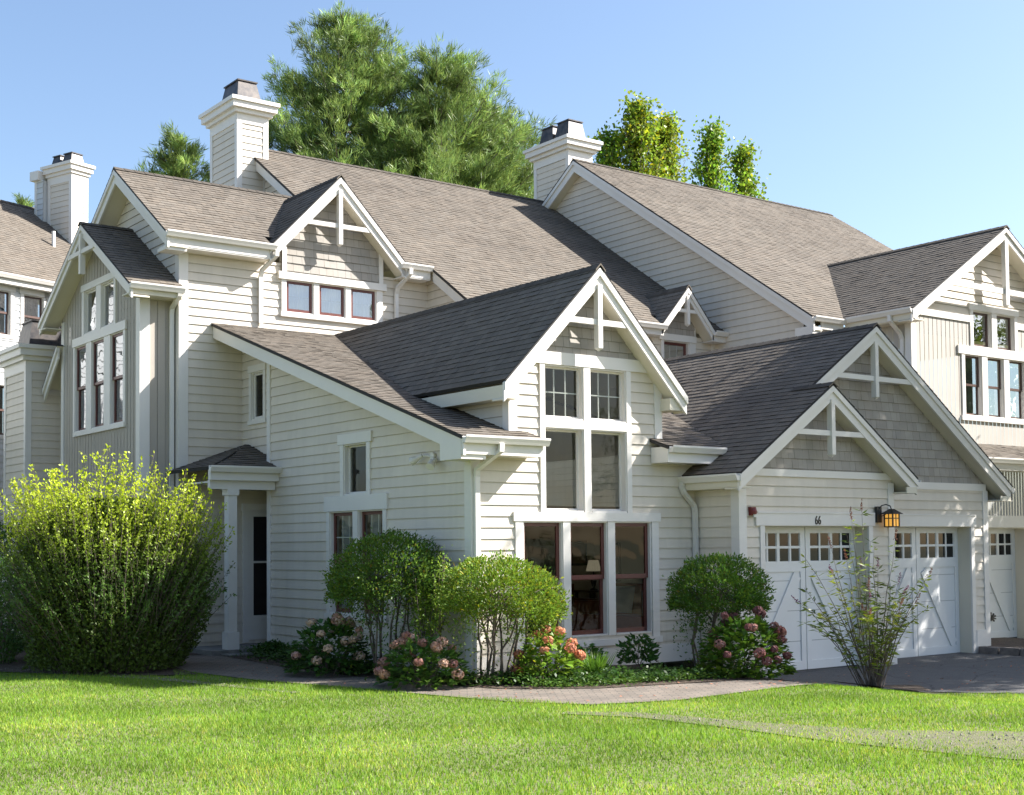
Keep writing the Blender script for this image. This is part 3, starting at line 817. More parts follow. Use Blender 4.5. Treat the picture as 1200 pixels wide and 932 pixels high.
boxes('eave_box', M_TRIM, A, [(4.5, 10.1, 6.46, 6.50, 6.86, 7.07), (4.5, 10.1, 6.5, 6.84, 6.86, 6.885), (11.72, 12.17, 6.46, 6.50, 6.86, 7.07), (11.72, 12.17, 6.5, 6.84, 6.86, 6.885)])
gutter(A, (4.49, 6.45, 7.11), (10.14, 6.45, 7.11), (0, -1, 0)); gutter(A, (11.74, 6.45, 7.11), (12.17, 6.45, 7.11), (0, -1, 0))

def chimney(parent, x0, x1, y0, y1, z0, ztop, flues, cap=0.19):
    mb = MB()
    for pl, a, bb in ((frontw(y0), x0, x1), (leftw(x0), y0, y1), (WPL((x1, 0, 0), (0, 1, 0), (0, 0, 1), (1, 0, 0)), y0, y1), (WPL((0, y1, 0), (1, 0, 0), (0, 0, 1), (0, 1, 0)), x0, x1)):
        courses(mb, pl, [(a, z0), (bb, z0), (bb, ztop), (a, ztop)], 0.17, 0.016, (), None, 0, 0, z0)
        for q0, q1 in ((a - .025, a + .11), (bb - .11, bb + .025)): mb.slab(pl, q0, q1, z0, ztop - .30, -.002, .024 if q0 < a else .0245, 1)
        e_ = .0262 if abs(pl.N.y) > .5 else -.002; mb.slab(pl, a - e_, bb + e_, ztop - .58, ztop - .28, -.002, .026 if e_ > 0 else .0268, 1)
    ch = mb.build('chimney', [M_SIDE, M_TRIM], parent)
    mb = MB(); e = cap
    mb.box(x0 - e * .55, x1 + e * .55, y0 - e * .55, y1 + e * .55, ztop - .34, ztop - .24)
    mb.box(x0 - e, x1 + e, y0 - e, y1 + e, ztop - .24, ztop - .09); mb.box(x0 - e - .05, x1 + e + .05, y0 - e - .05, y1 + e + .05, ztop - .09, ztop)
    mb.build('chimney_cap', M_TRIM, ch)
    for (fx, fy, w, d, h) in flues:
        mb = MB(); t = .72
        mb.hexa([(fx - w, fy - d, ztop), (fx + w, fy - d, ztop), (fx + w, fy + d, ztop), (fx - w, fy + d, ztop),
                 (fx - w * t, fy - d * t, ztop + h), (fx + w * t, fy - d * t, ztop + h), (fx + w * t, fy + d * t, ztop + h), (fx - w * t, fy + d * t, ztop + h)])
        mb.box(fx - w * t - .03, fx + w * t + .03, fy - d * t - .03, fy + d * t + .03, ztop + h, ztop + h + .03)
        mb.build('flue', M_FLUE, ch)
    return ch
chimney(A, 2.28, 3.06, 12.9, 14.4, 9.0, 12.76, [(2.67, 13.55, .33, .52, .56)])
# low chimney chase behind the bay
chimney(A, -2.33, -1.2, 14.0, 15.6, 0, 6.55, [(-1.80, 14.7, .42, .5, .62)])
# --- lean-to roof between bay and low chimney
roof(A, 'B', 13.85, 5.60, 0.9, [[(-2.02, 12.9), (-1.0, 12.9), (-1.0, 13.85), (-2.02, 13.85)]])
rake(A, (-2.02, 13.85, 5.60), (-2.02, 12.9, 6.455), (-1, 0, 0), .20)
# --- left bay with its own gable
LB = leftw(-1.84)
BZ, BY, BS = 8.68, 10.74, 0.615
bw = [(9.30, 10.02, 4.46, 6.30), (10.37, 11.11, 4.46, 6.30), (11.44, 12.14, 4.46, 6.30)]
bu = [(9.83, 10.56, 6.49, 7.42), (10.84, 11.58, 6.49, 7.42)]
boards('wall', A, LB, [[(8.45, 0), (13.0, 0), (13.0, 7.22), (BY, 8.56), (8.45, 7.22)]], bw + bu, M_VERT)
boards('wall', A, frontw(8.45), [[(-1.84, 0), (-1.13, 0), (-1.13, 6.95), (-1.84, 6.95)]], (), M_VERT)
boards('wall', A, WPL((0, 13.0, 0), (1, 0, 0), (0, 0, 1), (0, 1, 0)), [[(-1.84, 0), (-1.13, 0), (-1.13, 6.95), (-1.84, 6.95)]], (), M_VERT)
corner(A, -1.84, 8.45, 0, 6.95, 1, 1, 0.17); corner(A, -1.84, 13.0, 0, 6.95, 1, -1, 0.13)
trims('window_trim', A, LB, [(9.19, 9.30, 4.40, 6.30), (12.14, 12.25, 4.40, 6.30), (10.02, 10.37, 4.46, 6.30), (11.11, 11.44, 4.46, 6.30), (9.14, 12.26, 6.302, 6.48, .05), (9.2, 12.2, 4.37, 4.455, .055),
                             (9.72, 9.83, 6.482, 7.42), (11.58, 11.70, 6.482, 7.42), (10.56, 10.84, 6.482, 7.42), (9.68, 11.73, 7.422, 7.56, .05)])
for w_ in bw: window(A, LB, *w_, sash=M_RED, hung=True, glass=M_GLASSR, fw_=.045, depth=.05, curtain=(0.0, 0.7, 0.0, 1.0))
for w_ in bu: window(A, LB, *w_, fw_=.03, glass=M_GLASSR, depth=.06)
roof(A, 'F', 8.0, BZ - BS * (BY - 8.0), BS, [[(-2.24, 8.0), (-1.13, 8.0), (-1.13, BY), (-2.24, BY)]])
roof(A, 'B', 2 * BY - 8.0, BZ - BS * (BY - 8.0), BS, [[(-2.24, 2 * BY - 8.0), (-1.13, 2 * BY - 8.0), (-1.13, BY), (-2.24, BY)]])
fa, fb = dny(BS)
ridge(A, (-2.26, BY, BZ), (-1.13, BY, BZ), fa, fb)
rake(A, (-2.24, 8.0, BZ - BS * (BY - 8.0)), (-2.24, BY, BZ), (-1, 0, 0), .20)
rake(A, (-2.24, 2 * BY - 8.0, BZ - BS * (BY - 8.0)), (-2.24, BY, BZ), (-1, 0, 0), .20)
for q_ in (8.0, 2 * BY - 8.0): rake_soffit(A, (-2.24, q_, BZ - BS * (BY - 8.0)), (-2.24, BY, BZ), (-1, 0, 0), .40, .20)
boxes('brace_beam', M_TRIM, A, [(-2.24, -2.16, BY - .78, BY + .78, 8.03, 8.12)])
boxes('brace_post', M_TRIM, A, [(-2.26, -2.15, BY - .05, BY + .05, 7.62, 8.45)])
boxes('eave_box', M_SOFF, A, [(-2.22, -1.14, 8.03, 8.06, 6.80, 6.97), (-2.22, -1.14, 8.06, 8.44, 6.80, 6.825), (-2.22, -1.85, 13.02, 13.40, 6.80, 6.825)])
gutter(A, (-2.24, 8.03, 7.01), (-1.15, 8.03, 7.01), (0, -1, 0))
downspout(A, [(-1.24, 7.98, 6.93), (-1.24, 8.0, 6.85), (-1.24, 8.36, 6.66), (-1.24, 8.39, 6.55), (-1.24, 8.39, 0.1)], (1, 0, 0))

# --- entry porch
roof(A, 'F', 6.22, 3.44, 0.33, [[(-1.35, 6.22), (0.02, 6.22), (0.2, 6.4), (0.2, 7.95), (0.1, 7.95), (-0.6, 7.0)]])
roof(A, 'L', -1.40, 3.44, 0.36, [[(-1.40, 6.22), (-1.36, 6.22), (0.2, 8.0), (0.2, 8.24), (-1.40, 8.24)]])
gutter(A, (-1.42, 6.24, 3.46), (0.02, 6.24, 3.46), (0, -1, 0))
boxes('porch_beam', M_TRIM, A, [(-1.38, -0.01, 6.25, 6.36, 3.20, 3.42), (-1.34, -0.03, 6.37, 6.47, 3.04, 3.20), (-1.3, 1.1, 6.47, 7.58, 3.16, 3.19)])
mb = MB(); mb.box(-0.97, -0.80, 6.38, 6.56, 0.40, 3.05); mb.box(-1.0, -0.77, 6.35, 6.59, 0.1, 0.42); mb.box(-1.0, -0.77, 6.35, 6.59, 2.93, 3.04)
mb.build('porch_post', M_TRIM, A)
lap('wall', A, frontw(7.6), [[(-1.13, 0.1), (1.2, 0.1), (1.2, 3.18), (-1.13, 3.18)]], [(0.0, 0.95, 0.16, 2.68)])
trims('door_trim', A, frontw(7.6), [(-0.12, 0.0, 0.12, 2.68), (0.95, 1.07, 0.12, 2.68), (-0.14, 1.1, 2.682, 2.82, .05)])
mb = MB(); P7 = frontw(7.6)
mb.slab(P7, 0, 0.11, .17, 2.68, -.05, .02); mb.slab(P7, .84, .95, .17, 2.68, -.05, .02); mb.slab(P7, .11, .84, 2.57, 2.68, -.05, .02); mb.slab(P7, .11, .84, .17, .64, -.05, .02); mb.slab(P7, .11, .84, 1.66, 1.70, -.05, .018)
d = mb.build('screen_door', M_TRIM, A)
mb = MB(); mb.slab(P7, .11, .84, .64, 2.57, -.03, -.02); mb.build('screen', M_SCREEN, d)
mb = MB(); mb.box(-1.35, 1.2, 6.25, 7.6, -0.05, 0.10); mb.build('porch_floor', M_STONE, A)
mb = MB(); mb.box(-1.2, -0.02, 5.85, 6.25, -0.05, 0.045); mb.build('porch_step', M_STONE, A)

# --- garage wing
ZG = -0.30
GSL = 0.685
def gz(x): return 3.11 + GSL * (x - 4.34)
YS, YBG = -1.02, -0.53
lap('wall', A, leftw(4.66), [[(-1.02, ZG), (0.0, ZG), (0.0, 3.02), (-1.02, 3.02)]])
lap('wall', A, frontw(YS), [[(4.66, ZG), (8.65, ZG), (8.65, 3.09), (4.66, 3.09)]], [(5.24, 7.95, ZG, 2.25)])
xs0 = 6.66; zr0 = gz(xs0)
shakes('wall', A, frontw(YS), [[(4.80, 3.2), (8.55, 3.2), (xs0, zr0 - .1)]])
lap('wall', A, frontw(YBG), [[(8.60, ZG), (12.30, ZG), (12.30, 2.97), (8.60, 2.97)]], [(9.03, 11.74, ZG, 2.25)])
shakes('wall', A, frontw(YBG), [[(4.9, 3.1), (12.25, 3.1), (8.5, 5.83)]])
lap('wall', A, WPL((8.65, 0, 0), (0, 1, 0), (0, 0, 1), (1, 0, 0)), [[(YS, ZG), (YBG, ZG), (YBG, 3.2), (YS, 3.2)]])
lap('wall', A, WPL((12.30, 0, 0), (0, 1, 0), (0, 0, 1), (1, 0, 0)), [[(YBG, ZG), (6.8, ZG), (6.8, 3.2), (YBG, 3.2)]])
trims('band_board', A, frontw(YS), [(4.70, 8.62, 3.085, 3.205, .04)])
trims('band_board', A, frontw(YBG), [(8.70, 12.27, 2.965, 3.105, .04)])
corner(A, 4.66, YS, ZG, 3.03, 1, 1, .15); corner(A, 8.65, YS, ZG, 3.03, -1, 1, .13); corner(A, 12.30, YBG, ZG, 2.97, -1, 1, .13)
def gtrim(pl, a, bb):
    trims('door_trim', A, pl, [(a - .11, a, ZG, 2.25), (bb, bb + .11, ZG, 2.25), (a - .22, bb + .16, 2.252, 2.46, .05), (a - .2, bb + .14, 2.46, 2.485, .065)])
gtrim(frontw(YS), 5.24, 7.95); gtrim(frontw(YBG), 9.03, 11.74)
trims('skirt_board', A, frontw(YBG), [(11.85, 12.17, ZG, 0.19, .045)])

def garage_door(parent, y, c, z0, ztop=2.24, half=1.36, rec=0.30):
    pl = frontw(y + rec)
    mb = MB()
    mb.slab(pl, c - half, c + half, z0, ztop, -.05, 0)
    for zz in (.25, .78, 1.30): mb.slab(pl, c - half + .01, c + half - .01, zz, zz + .012, -.02, .0012, 0, (.5, .5, .5))
    mb.slab(pl, c - half + .01, c + half - .01, z0 - .02, z0 + .03, -.02, .026, 0, (.05, .05, .05))
    d = mb.build('garage_door', M_DOORW, parent)
    mb = MB()                                            # jambs and head lining of the recess
    Q = frontw(y)
    mb.slab(Q, c - half - .02, c - half, z0, ztop, -rec - .03, 0.01); mb.slab(Q, c + half, c + half + .02, z0, ztop, -rec - .03, 0.01); mb.slab(Q, c - half, c + half, ztop, ztop + .025, -rec - .03, 0.01)
    mb.build('door_jamb', M_SOFF, d)
    mb = MB()
    zw0, zw1, zp = 1.64, 2.13, 1.54
    for s in (-1, 1):
        def r(a, bb, v0, v1, n1=.022):
            u = sorted((c + s * a, c + s * bb)); mb.slab(pl, u[0], u[1], v0, v1, -.01, n1)
        r(0.012, 0.13, z0, ztop); r(half - .12, half - .004, z0, ztop)
        r(.13, half - .12, zp - .08, zw0); r(.13, half - .12, zw1, ztop); r(.13, half - .12, z0, z0 + .18)
        for k in (.385, .69, .965): r(k - (.02 if k != .69 else .035), k + (.02 if k != .69 else .035), zw0, zw1, .021)
        r(.13, half - .12, 1.865, 1.905, .0215)
    mb.build('stile', M_DOORW, d)
    for s in (-1, 1):
        mb = MB()
        p = Vector((c + s * .22, y + rec - .016, zp - .14)); q = Vector((c + s * (half - .2), y + rec - .016, z0 + .22))
        mb.beam(p, q, .03, .20)
        mb.build('diagonal_brace', M_DOORW, d)
    for s in (-1, 1):
        for a in (.135, .41, .73, .99):
            w = .235
            u = sorted((c + s * a, c + s * (a + w)))
            mb = MB()
            for v in ((zw0 + .005, 1.862), (1.908, zw1 - .005)):
                mb.slab(pl, u[0] + .01, u[1] - .01, v[0], v[1], -.002, .004)
            mb.build('pane', M_DGLASS, d)
    return d
garage_door(A, YS, 6.595, -0.27); garage_door(A, YBG, 10.385, -0.29)

roof(A, 'L', 4.34, 3.11, GSL, [[(4.34, -1.37), (xs0, -1.37), (xs0, 0.03), (4.34, 0.03)], [(5.24, 0.03), (xs0, 0.03), (xs0, 3.3), (6.6, 3.25)],
                              [(xs0, -0.88), (8.5, -0.88), (8.5, 7.2), (xs0, 3.3)]])
roof(A, 'R', 2 * xs0 - 4.34, 3.11, GSL, [[(2 * xs0 - 4.34, -1.37), (xs0, -1.37), (xs0, YBG + .02), (2 * xs0 - 4.34, YBG + .02)]])
roof(A, 'R', 12.74, gz(8.5) - GSL * 4.24, GSL, [[(12.74, -0.88), (8.5, -0.88), (8.5, 7.2), (12.74, 7.2)]])
a, b_ = dn(GSL)
ridge(A, (8.5, -0.9, gz(8.5)), (8.5, 7.0, gz(8.5)), a, b_)
ridge(A, (xs0, -1.39, zr0), (xs0, -0.55, zr0), a, b_)
rake(A, (4.34, -1.37, 3.11), (xs0, -1.37, zr0), (0, -1, 0), .21); rake(A, (2 * xs0 - 4.34, -1.37, 3.11), (xs0, -1.37, zr0), (0, -1, 0), .21)
rake(A, (6.2, -0.88, gz(6.2)), (8.5, -0.88, gz(8.5)), (0, -1, 0), .22); rake(A, (12.74, -0.88, gz(8.5) - GSL * 4.24), (8.5, -0.88, gz(8.5)), (0, -1, 0), .22)
brace(A, -1.36, xs0, 4.42, 3.42, 3.84, 1.0)
brace(A, -0.87, 8.5, 5.64, 4.57, 4.96, 1.2)
for sg in (-1, 1): rake_soffit(A, (xs0 + sg * (xs0 - 4.34), -1.37, 3.11), (xs0, -1.37, zr0), (0, -1, 0), .35 if sg < 0 else .84, .21)
rake_soffit(A, (12.74, -0.88, gz(8.5) - GSL * 4.24), (8.5, -0.88, gz(8.5)), (0, -1, 0), .35, .22); rake_soffit(A, (6.2, -0.88, gz(6.2)), (8.5, -0.88, gz(8.5)), (0, -1, 0), .35, .22)
boxes('eave_box', M_SOFF, A, [(4.36, 4.65, -1.33, 0.02, 2.86, 2.885), (4.345, 4.375, -1.35, 0.0, 2.885, 3.07), (8.66, 8.96, -1.33, YBG - .05, 2.84, 2.865), (8.66, 8.95, -1.36, -1.33, 2.84, 2.95), (12.32, 12.72, -0.85, 1.0, 2.76, 2.785), (12.33, 12.66, -0.87, -0.845, 2.76, 2.86), (12.70, 12.735, -0.85, 1.0, 2.785, 3.0)])
gutter(A, (4.36, 0.0, 3.09), (4.36, -1.36, 3.09), (-1, 0, 0)); gutter(A, (12.72, -0.86, 3.02), (12.72, 1.0, 3.02), (1, 0, 0)); gutter(A, (8.96, -1.36, 3.08), (8.96, YBG - .06, 3.08), (1, 0, 0))
downspout(A, [(4.30, -0.06, 3.0), (4.30, -0.06, 2.90), (4.33, -0.08, 2.82), (4.56, -0.08, 2.60), (4.585, -0.08, 2.5), (4.585, -0.08, -0.1)], (0, 1, 0))
mb = MB()      # vent pipe on the main roof
mb.lathe((3.5, 10.9, mz(10.9) - .05), [(.0, .32), (.05, .32), (.05, 0)], 8); mb.build('vent_pipe', M_FLUE, A)

# --- rooms seen through the tall window
mb = MB()
mb.quad((0.12, 6.6, 0.25), (8, 6.6, 0.25), (8, 6.6, 2.7), (0.12, 6.6, 2.7)); mb.quad((8, 0.12, 0.25), (8, 6.6, 0.25), (8, 6.6, 2.7), (8, 0.12, 2.7))
mb.quad((4.6, 0.12, 0.25), (8, 0.12, 0.25), (8, 0.12, 2.7), (4.6, 0.12, 2.7))
mb.quad((1.2, 1.31, 2.63), (1.2, 6.7, 2.63), (1.2, 6.7, 4.9), (1.2, 1.31, 3.9)); mb.add([(1.2, 4.0, 2.63), (3.5, 4.0, 2.63), (3.5, 4.0, 4.85), (2.3, 4.0, 5.95), (1.2, 4.0, 4.85)], [(0, 1, 2, 3, 4)])
mb.build('room_wall', M_WALLIN, A)
mb = MB(); mb.quad((0.1, 0.12, 0.25), (8, 0.12, 0.25), (8, 6.6, 0.25), (0.1, 6.6, 0.25)); mb.build('room_floor', M_WOODF, A)
mb = MB(); mb.quad((0.1, 1.3, 2.62), (8, 1.3, 2.62), (8, 6.6, 2.62), (0.1, 6.6, 2.62)); mb.build('room_ceiling', M_WALLIN, A)

# ------------------------------------------------------------------ ADJOINING HOUSE (right)
B = thing('townhouse', 'adjoining cream townhouse on the right with a long brown roof and beige board gable', 'house', (12.18, 4.0, -0.3))
BR, BRZ, BSL = 11.85, 12.63, 0.663
def bz(y): return BRZ - BSL * abs(BR - y)
lap('wall', B, leftw(12.18), [[(4.0, 2.5), (19.7, 2.5), (19.7, bz(19.7) - .1), (BR, BRZ - .1), (4.0, bz(4.0) - .1)]])
lap('wall', B, frontw(4.0), [[(12.18, -0.3), (13.45, -0.3), (13.45, 6.9), (12.18, 6.9)]])
corner(B, 12.18, 4.0, 3.0, 6.75, 1, 1, .13)
roof(B, 'F', 3.46, bz(3.46), BSL, [[(11.85, 3.46), (22.7, 3.46), (22.7, BR), (11.85, BR)]])
roof(B, 'B', 20.24, bz(20.24), BSL, [[(11.85, BR), (22.7, BR), (22.7, 20.24), (11.85, 20.24)]])
fa, fb = dny(BSL)
ridge(B, (11.85, BR, BRZ), (22.7, BR, BRZ), fa, fb)
rake(B, (11.85, 3.46, bz(3.46)), (11.85, BR, BRZ), (-1, 0, 0), .25); rake(B, (11.85, 20.24, bz(20.24)), (11.85, BR, BRZ), (-1, 0, 0), .25); rake_soffit(B, (11.85, 3.46, bz(3.46)), (11.85, BR, BRZ), (-1, 0, 0), .33, .25); rake_soffit(B, (11.85, 20.24, bz(20.24)), (11.85, BR, BRZ), (-1, 0, 0), .33, .25)
boxes('eave_box', M_TRIM, B, [(11.87, 12.18, 3.49, 4.0, 6.62, 6.85), (12.18, 12.95, 3.49, 3.52, 6.80, 7.04), (12.18, 13.4, 3.52, 3.99, 6.80, 6.825)])
gutter(B, (11.87, 3.49, 7.07), (12.98, 3.49, 7.07), (0, -1, 0))
# front gable
FB = frontw(2.0)
bx, bgz, bgs, bgh = 16.6, 9.38, 0.63, 3.63
bwin = [(bx - 1.27, bx - .60, 4.87, 6.30), (bx - .385, bx + .285, 4.87, 6.30), (bx + .50, bx + 1.17, 4.87, 6.30)]
bwin = [(a + .05, c + .05, d, e) for a, c, d, e in bwin]
btop = [(15.74, 16.48, 6.50, 7.36), (16.68, 17.42, 6.50, 7.36)]
boards('wall', B, FB, [[(13.42, 3.9), (19.78, 3.9), (19.78, 7.08), (13.42, 7.08)]], bwin + btop, M_BVERT, 0.16)
lap('wall', B, FB, [[(13.42, 7.20), (19.78, 7.20), (19.78, 7.28), (16.6, 9.28), (13.42, 7.28)]], btop)
boards('wall', B, leftw(13.42), [[(2.0, 3.9), (4.0, 3.9), (4.0, 7.0), (2.0, 7.0)]], (), M_BVERT, 0.16)
trims('band_board', B, FB, [(13.45, 15.62, 7.06, 7.215, .04), (17.55, 19.75, 7.06, 7.215, .04)])
trims('window_trim', B, FB, [(15.62, 15.74, 6.44, 7.36), (17.42, 17.54, 6.44, 7.36), (15.58, 17.58, 7.362, 7.52, .05), (16.48, 16.68, 6.5, 7.36),
     (15.26, 15.38, 4.80, 6.30), (17.82, 17.94, 4.80, 6.30), (15.12, 18.05, 6.302, 6.495, .05), (15.2, 18.0, 4.76, 4.865, .06), (16.05, 16.265, 4.87, 6.30), (16.935, 17.15, 4.87, 6.30)])
for w_ in bwin: window(B, FB, *w_, sash=M_BROWN, hung=True, glass=M_GLASSR, fw_=.04, curtain=(0.0, 1.0, 0.0, 1.0) if w_[0] < 16.2 else None)
for w_ in btop: window(B, FB, *w_, sash=M_BROWN, fw_=.05, glass=M_GLASSR)
corner(B, 13.42, 2.0, 3.9, 6.85, 1, 1, .14, M_BVERT if False else M_TRIM)
front_gable(B, bx, bgz, bgh, bgs, 1.6, 7.0, h=.22, ov=.4)
brace(B, 1.61, bx, 9.05, 7.45, 7.83, 2.05, .065)
boxes('eave_box', M_SOFF, B, [(12.99, 13.02, 1.63, 3.48, 6.86, 7.05), (13.02, 13.41, 1.63, 3.98, 6.84, 6.865)])
gutter(B, (13.0, 3.37, 7.10), (13.0, 1.61, 7.10), (-1, 0, 0))
downspout(B, [(12.94, 2.2, 7.0), (12.94, 2.2, 6.88), (13.30, 2.2, 6.62), (13.37, 2.2, 6.5), (13.37, 2.2, 3.9)], (0, 1, 0))
# low roof and garage below
roof(B, 'F', 0.60, 3.77, 0.33, [[(12.3, 0.60), (20.4, 0.60), (20.4, 2.0), (12.3, 2.0)]])
gutter(B, (12.35, 0.63, 3.78), (20.4, 0.63, 3.78), (0, -1, 0))
boxes('eave_box', M_TRIM, B, [(12.35, 20.4, 0.64, 0.67, 3.52, 3.74), (12.35, 20.4, 0.67, 1.04, 3.52, 3.545)])
YB = 1.05
boards('wall', B, frontw(YB), [[(12.34, ZG), (20.2, ZG), (20.2, 3.52), (12.34, 3.52)]], [(13.49, 16.21, ZG, 2.26)], M_GREYV, 0.11)
trims('door_trim', B, frontw(YB), [(13.38, 13.49, ZG, 2.26), (16.21, 16.33, ZG, 2.26), (13.2, 16.5, 2.262, 2.53, .05)])
garage_door(B, YB, 14.85, -0.27)
chimney(B, 12.22, 13.06, 12.5, 14.05, 9.5, 13.48, [(12.64, 12.93, .34, .34, .58), (12.64, 13.65, .34, .34, .58)], .20)
mb = MB()
for k in range(4): mb.beam((15.19, 1.30, .22 + .0), (15.19 + .14 * math.cos(k * .7 - 1), 1.29, .24 + .10 * math.sin(k * .7 - 1)), .03, .03)
mb.beam((15.17, 1.31, .16), (15.17, 1.31, .36), .03, .03, (1, 0, 0)); mb.build('hinge', M_BLACK, B)

# ------------------------------------------------------------------ far neighbour on the left (built in its own frame, root rotated)
NANG = math.radians(19.27)
N_ = thing('townhouse', 'distant pale grey townhouse at the left edge behind the bay', 'house', (-0.54, 20.057, 0), NANG)
NW = frontw(0.3)
nw = [(-0.90, -0.26, 7.70, 8.90), (0.15, 0.79, 7.70, 8.90), (0.93, 1.5, 7.70, 8.90), (-0.9, -0.3, 5.0, 6.35)]
lap('wall', N_, NW, [[(-7, 0), (4.2, 0), (4.2, 9.15), (-7, 9.15)]], nw, M_NBR)
roof(N_, 'F', 0.0, 9.30, 0.73, [[(-7.3, 0), (4.5, 0), (4.5, 4.5), (-7.3, 4.5)]])
roof(N_, 'B', 9.0, 9.30, 0.73, [[(-7.3, 4.5), (4.5, 4.5), (4.5, 9.0), (-7.3, 9.0)]])
fa, fb = dny(.73); ridge(N_, (-7.3, 4.5, 12.585), (4.5, 4.5, 12.585), fa, fb)
gutter(N_, (-7.3, 0.03, 9.31), (4.4, 0.03, 9.31), (0, -1, 0))
boxes('eave_box', M_TRIM, N_, [(-7.3, 4.4, .03, .06, 9.05, 9.28), (-7.3, 4.4, .06, .29, 9.05, 9.075)])
for w_ in nw:
    trims('window_trim', N_, NW, [(w_[0] - .1, w_[0], w_[2] - .08, w_[3]), (w_[1], w_[1] + .1, w_[2] - .08, w_[3]), (w_[0] - .14, w_[1] + .14, w_[3] + .002, w_[3] + .14, .05), (w_[0], w_[1], w_[2] - .08, w_[2])])
    window(N_, NW, *w_, sash=M_BROWN, hung=True, glass=M_GLASSR, fw_=.045, curtain=(0, 1, 0, 1))
chimney(N_, 3.46, 4.02, 2.55, 3.65, 9.5, 13.70, [(3.74, 2.85, .25, .24, .32), (3.74, 3.38, .25, .22, .32)], .13)
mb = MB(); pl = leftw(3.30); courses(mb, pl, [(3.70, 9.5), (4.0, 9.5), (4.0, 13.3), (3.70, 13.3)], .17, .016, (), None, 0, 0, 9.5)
mb.box(3.28, 3.8, 4.0, 4.1, 9.5, 13.3, 1); mb.box(3.31, 3.8, 3.71, 3.999, 9.5, 13.28, 0); mb.box(3.18, 3.9, 3.80, 4.2, 13.3, 13.58, 1); mb.build('chimney', [M_NBR, M_TRIM], N_)
mb = MB(); mb.lathe((2.55, 2.2, 10.8), [(.0, .55), (.055, .55), (.055, 0)], 8); mb.build('vent_pipe', M_TRIM, N_)

# deck railing at the far left
D = thing('deck_railing', 'white deck railing with square balusters at the far left edge beside the low chimney', 'railing', (-2.9, 16.0, 3.9))
mb = MB(); mb.box(-4.6, -2.75, 16.0, 16.07, 4.80, 4.88); mb.box(-4.6, -2.75, 16.01, 16.06, 4.05, 4.11); mb.build('rail', M_TRIM, D)
for i in range(13):
    x = -4.5 + i * .14; mb = MB(); mb.box(x, x + .035, 16.015, 16.055, 4.11, 4.80); mb.build('baluster', M_TRIM, D)
mb = MB(); mb.beam((-4.6, 16.0, 2.95), (-2.8, 16.0, 3.98), .08, .24); mb.box(-2.82, -2.72, 15.98, 16.09, 0, 4.95); mb.build('stair_stringer', M_TRIM, D)

# ------------------------------------------------------------------ fittings on the walls
def at_wall(name, label, cat, loc): return thing(name, label, cat, loc)
LN = at_wall('wall_lantern', 'amber glass wall lantern with a black pagoda roof between the garage doors', 'lantern', (8.22, -1.08, 2.45))
mb = MB(); mb.box(8.13, 8.26, -1.10, -1.05, 2.31, 2.60); mb.build('back_plate', M_BLACK, LN)
lx, ly = 8.36, -1.24
mb = MB(); mb.tube([(8.19, -1.1, 2.56), (8.22, -1.13, 2.615), (8.28, -1.18, 2.635), (8.34, -1.22, 2.61), (lx, ly, 2.54)], .011, 8); mb.tube([(8.19, -1.1, 2.40), (8.24, -1.15, 2.44), (8.30, -1.19, 2.47)], .008, 6); mb.build('bracket_arm', M_BLACK, LN)
mb = MB(); w = .15
mb.add([(lx - w, ly - w, 2.46), (lx + w, ly - w, 2.46), (lx + w, ly + w, 2.46), (lx - w, ly + w, 2.46), (lx - .03, ly - .03, 2.555), (lx + .03, ly - .03, 2.555), (lx + .03, ly + .03, 2.555), (lx - .03, ly + .03, 2.555)],
       [(0, 1, 5, 4), (1, 2, 6, 5), (2, 3, 7, 6), (3, 0, 4, 7), (4, 5, 6, 7), (0, 1, 2, 3)]); mb.build('lantern_roof', M_BLACK, LN)
mb = MB(); g = .085
mb.hexa([(lx - g, ly - g, 2.24), (lx + g, ly - g, 2.24), (lx + g, ly + g, 2.24), (lx - g, ly + g, 2.24), (lx - g, ly - g, 2.459), (lx + g, ly - g, 2.459), (lx + g, ly + g, 2.459), (lx - g, ly + g, 2.459)])
mb.build('lantern_glass', M_AMBER, LN)
mb = MB(); t = .011; G = g + .004
for sx in (-1, 1):
    for sy in (-1, 1): mb.box(lx + sx * G - t, lx + sx * G + t, ly + sy * G - t, ly + sy * G + t, 2.225, 2.46)
for (x0, x1, y0, y1) in ((-G, G, -G - .004, -G + .004), (-G, G, G - .004, G + .004), (-G - .004, -G + .004, -G, G), (G - .004, G + .004, -G, G)):
    for z in (2.235, 2.385): mb.box(lx + x0, lx + x1, ly + y0, ly + y1, z - .009, z + .009)
mb.box(lx - .008, lx + .008, ly - G - .006, ly - G + .003, 2.24, 2.46); mb.box(lx - G - .006, lx - G + .003, ly - .008, ly + .008, 2.24, 2.46)
mb.box(lx - G, lx + G, ly - G, ly + G, 2.222, 2.236); mb.build('lantern_frame', M_BLACK, LN)

ST = at_wall('fire_alarm', 'small red fire alarm with a pale strobe on the garage wall corner', 'fire alarm', (4.93, -1.05, 2.46))
mb = MB(); mb.box(4.87, 4.985, -1.10, -1.03, 2.42, 2.56); mb.lathe((4.925, -1.10, 2.44), [(.0, .10), (.045, .095), (.055, .05), (.05, 0)], 10); mb.build('alarm_body', M_REDP, ST)
mb = MB(); mb.box(4.91, 4.985, -1.125, -1.10, 2.39, 2.44); mb.build('strobe', M_TRIM, ST)

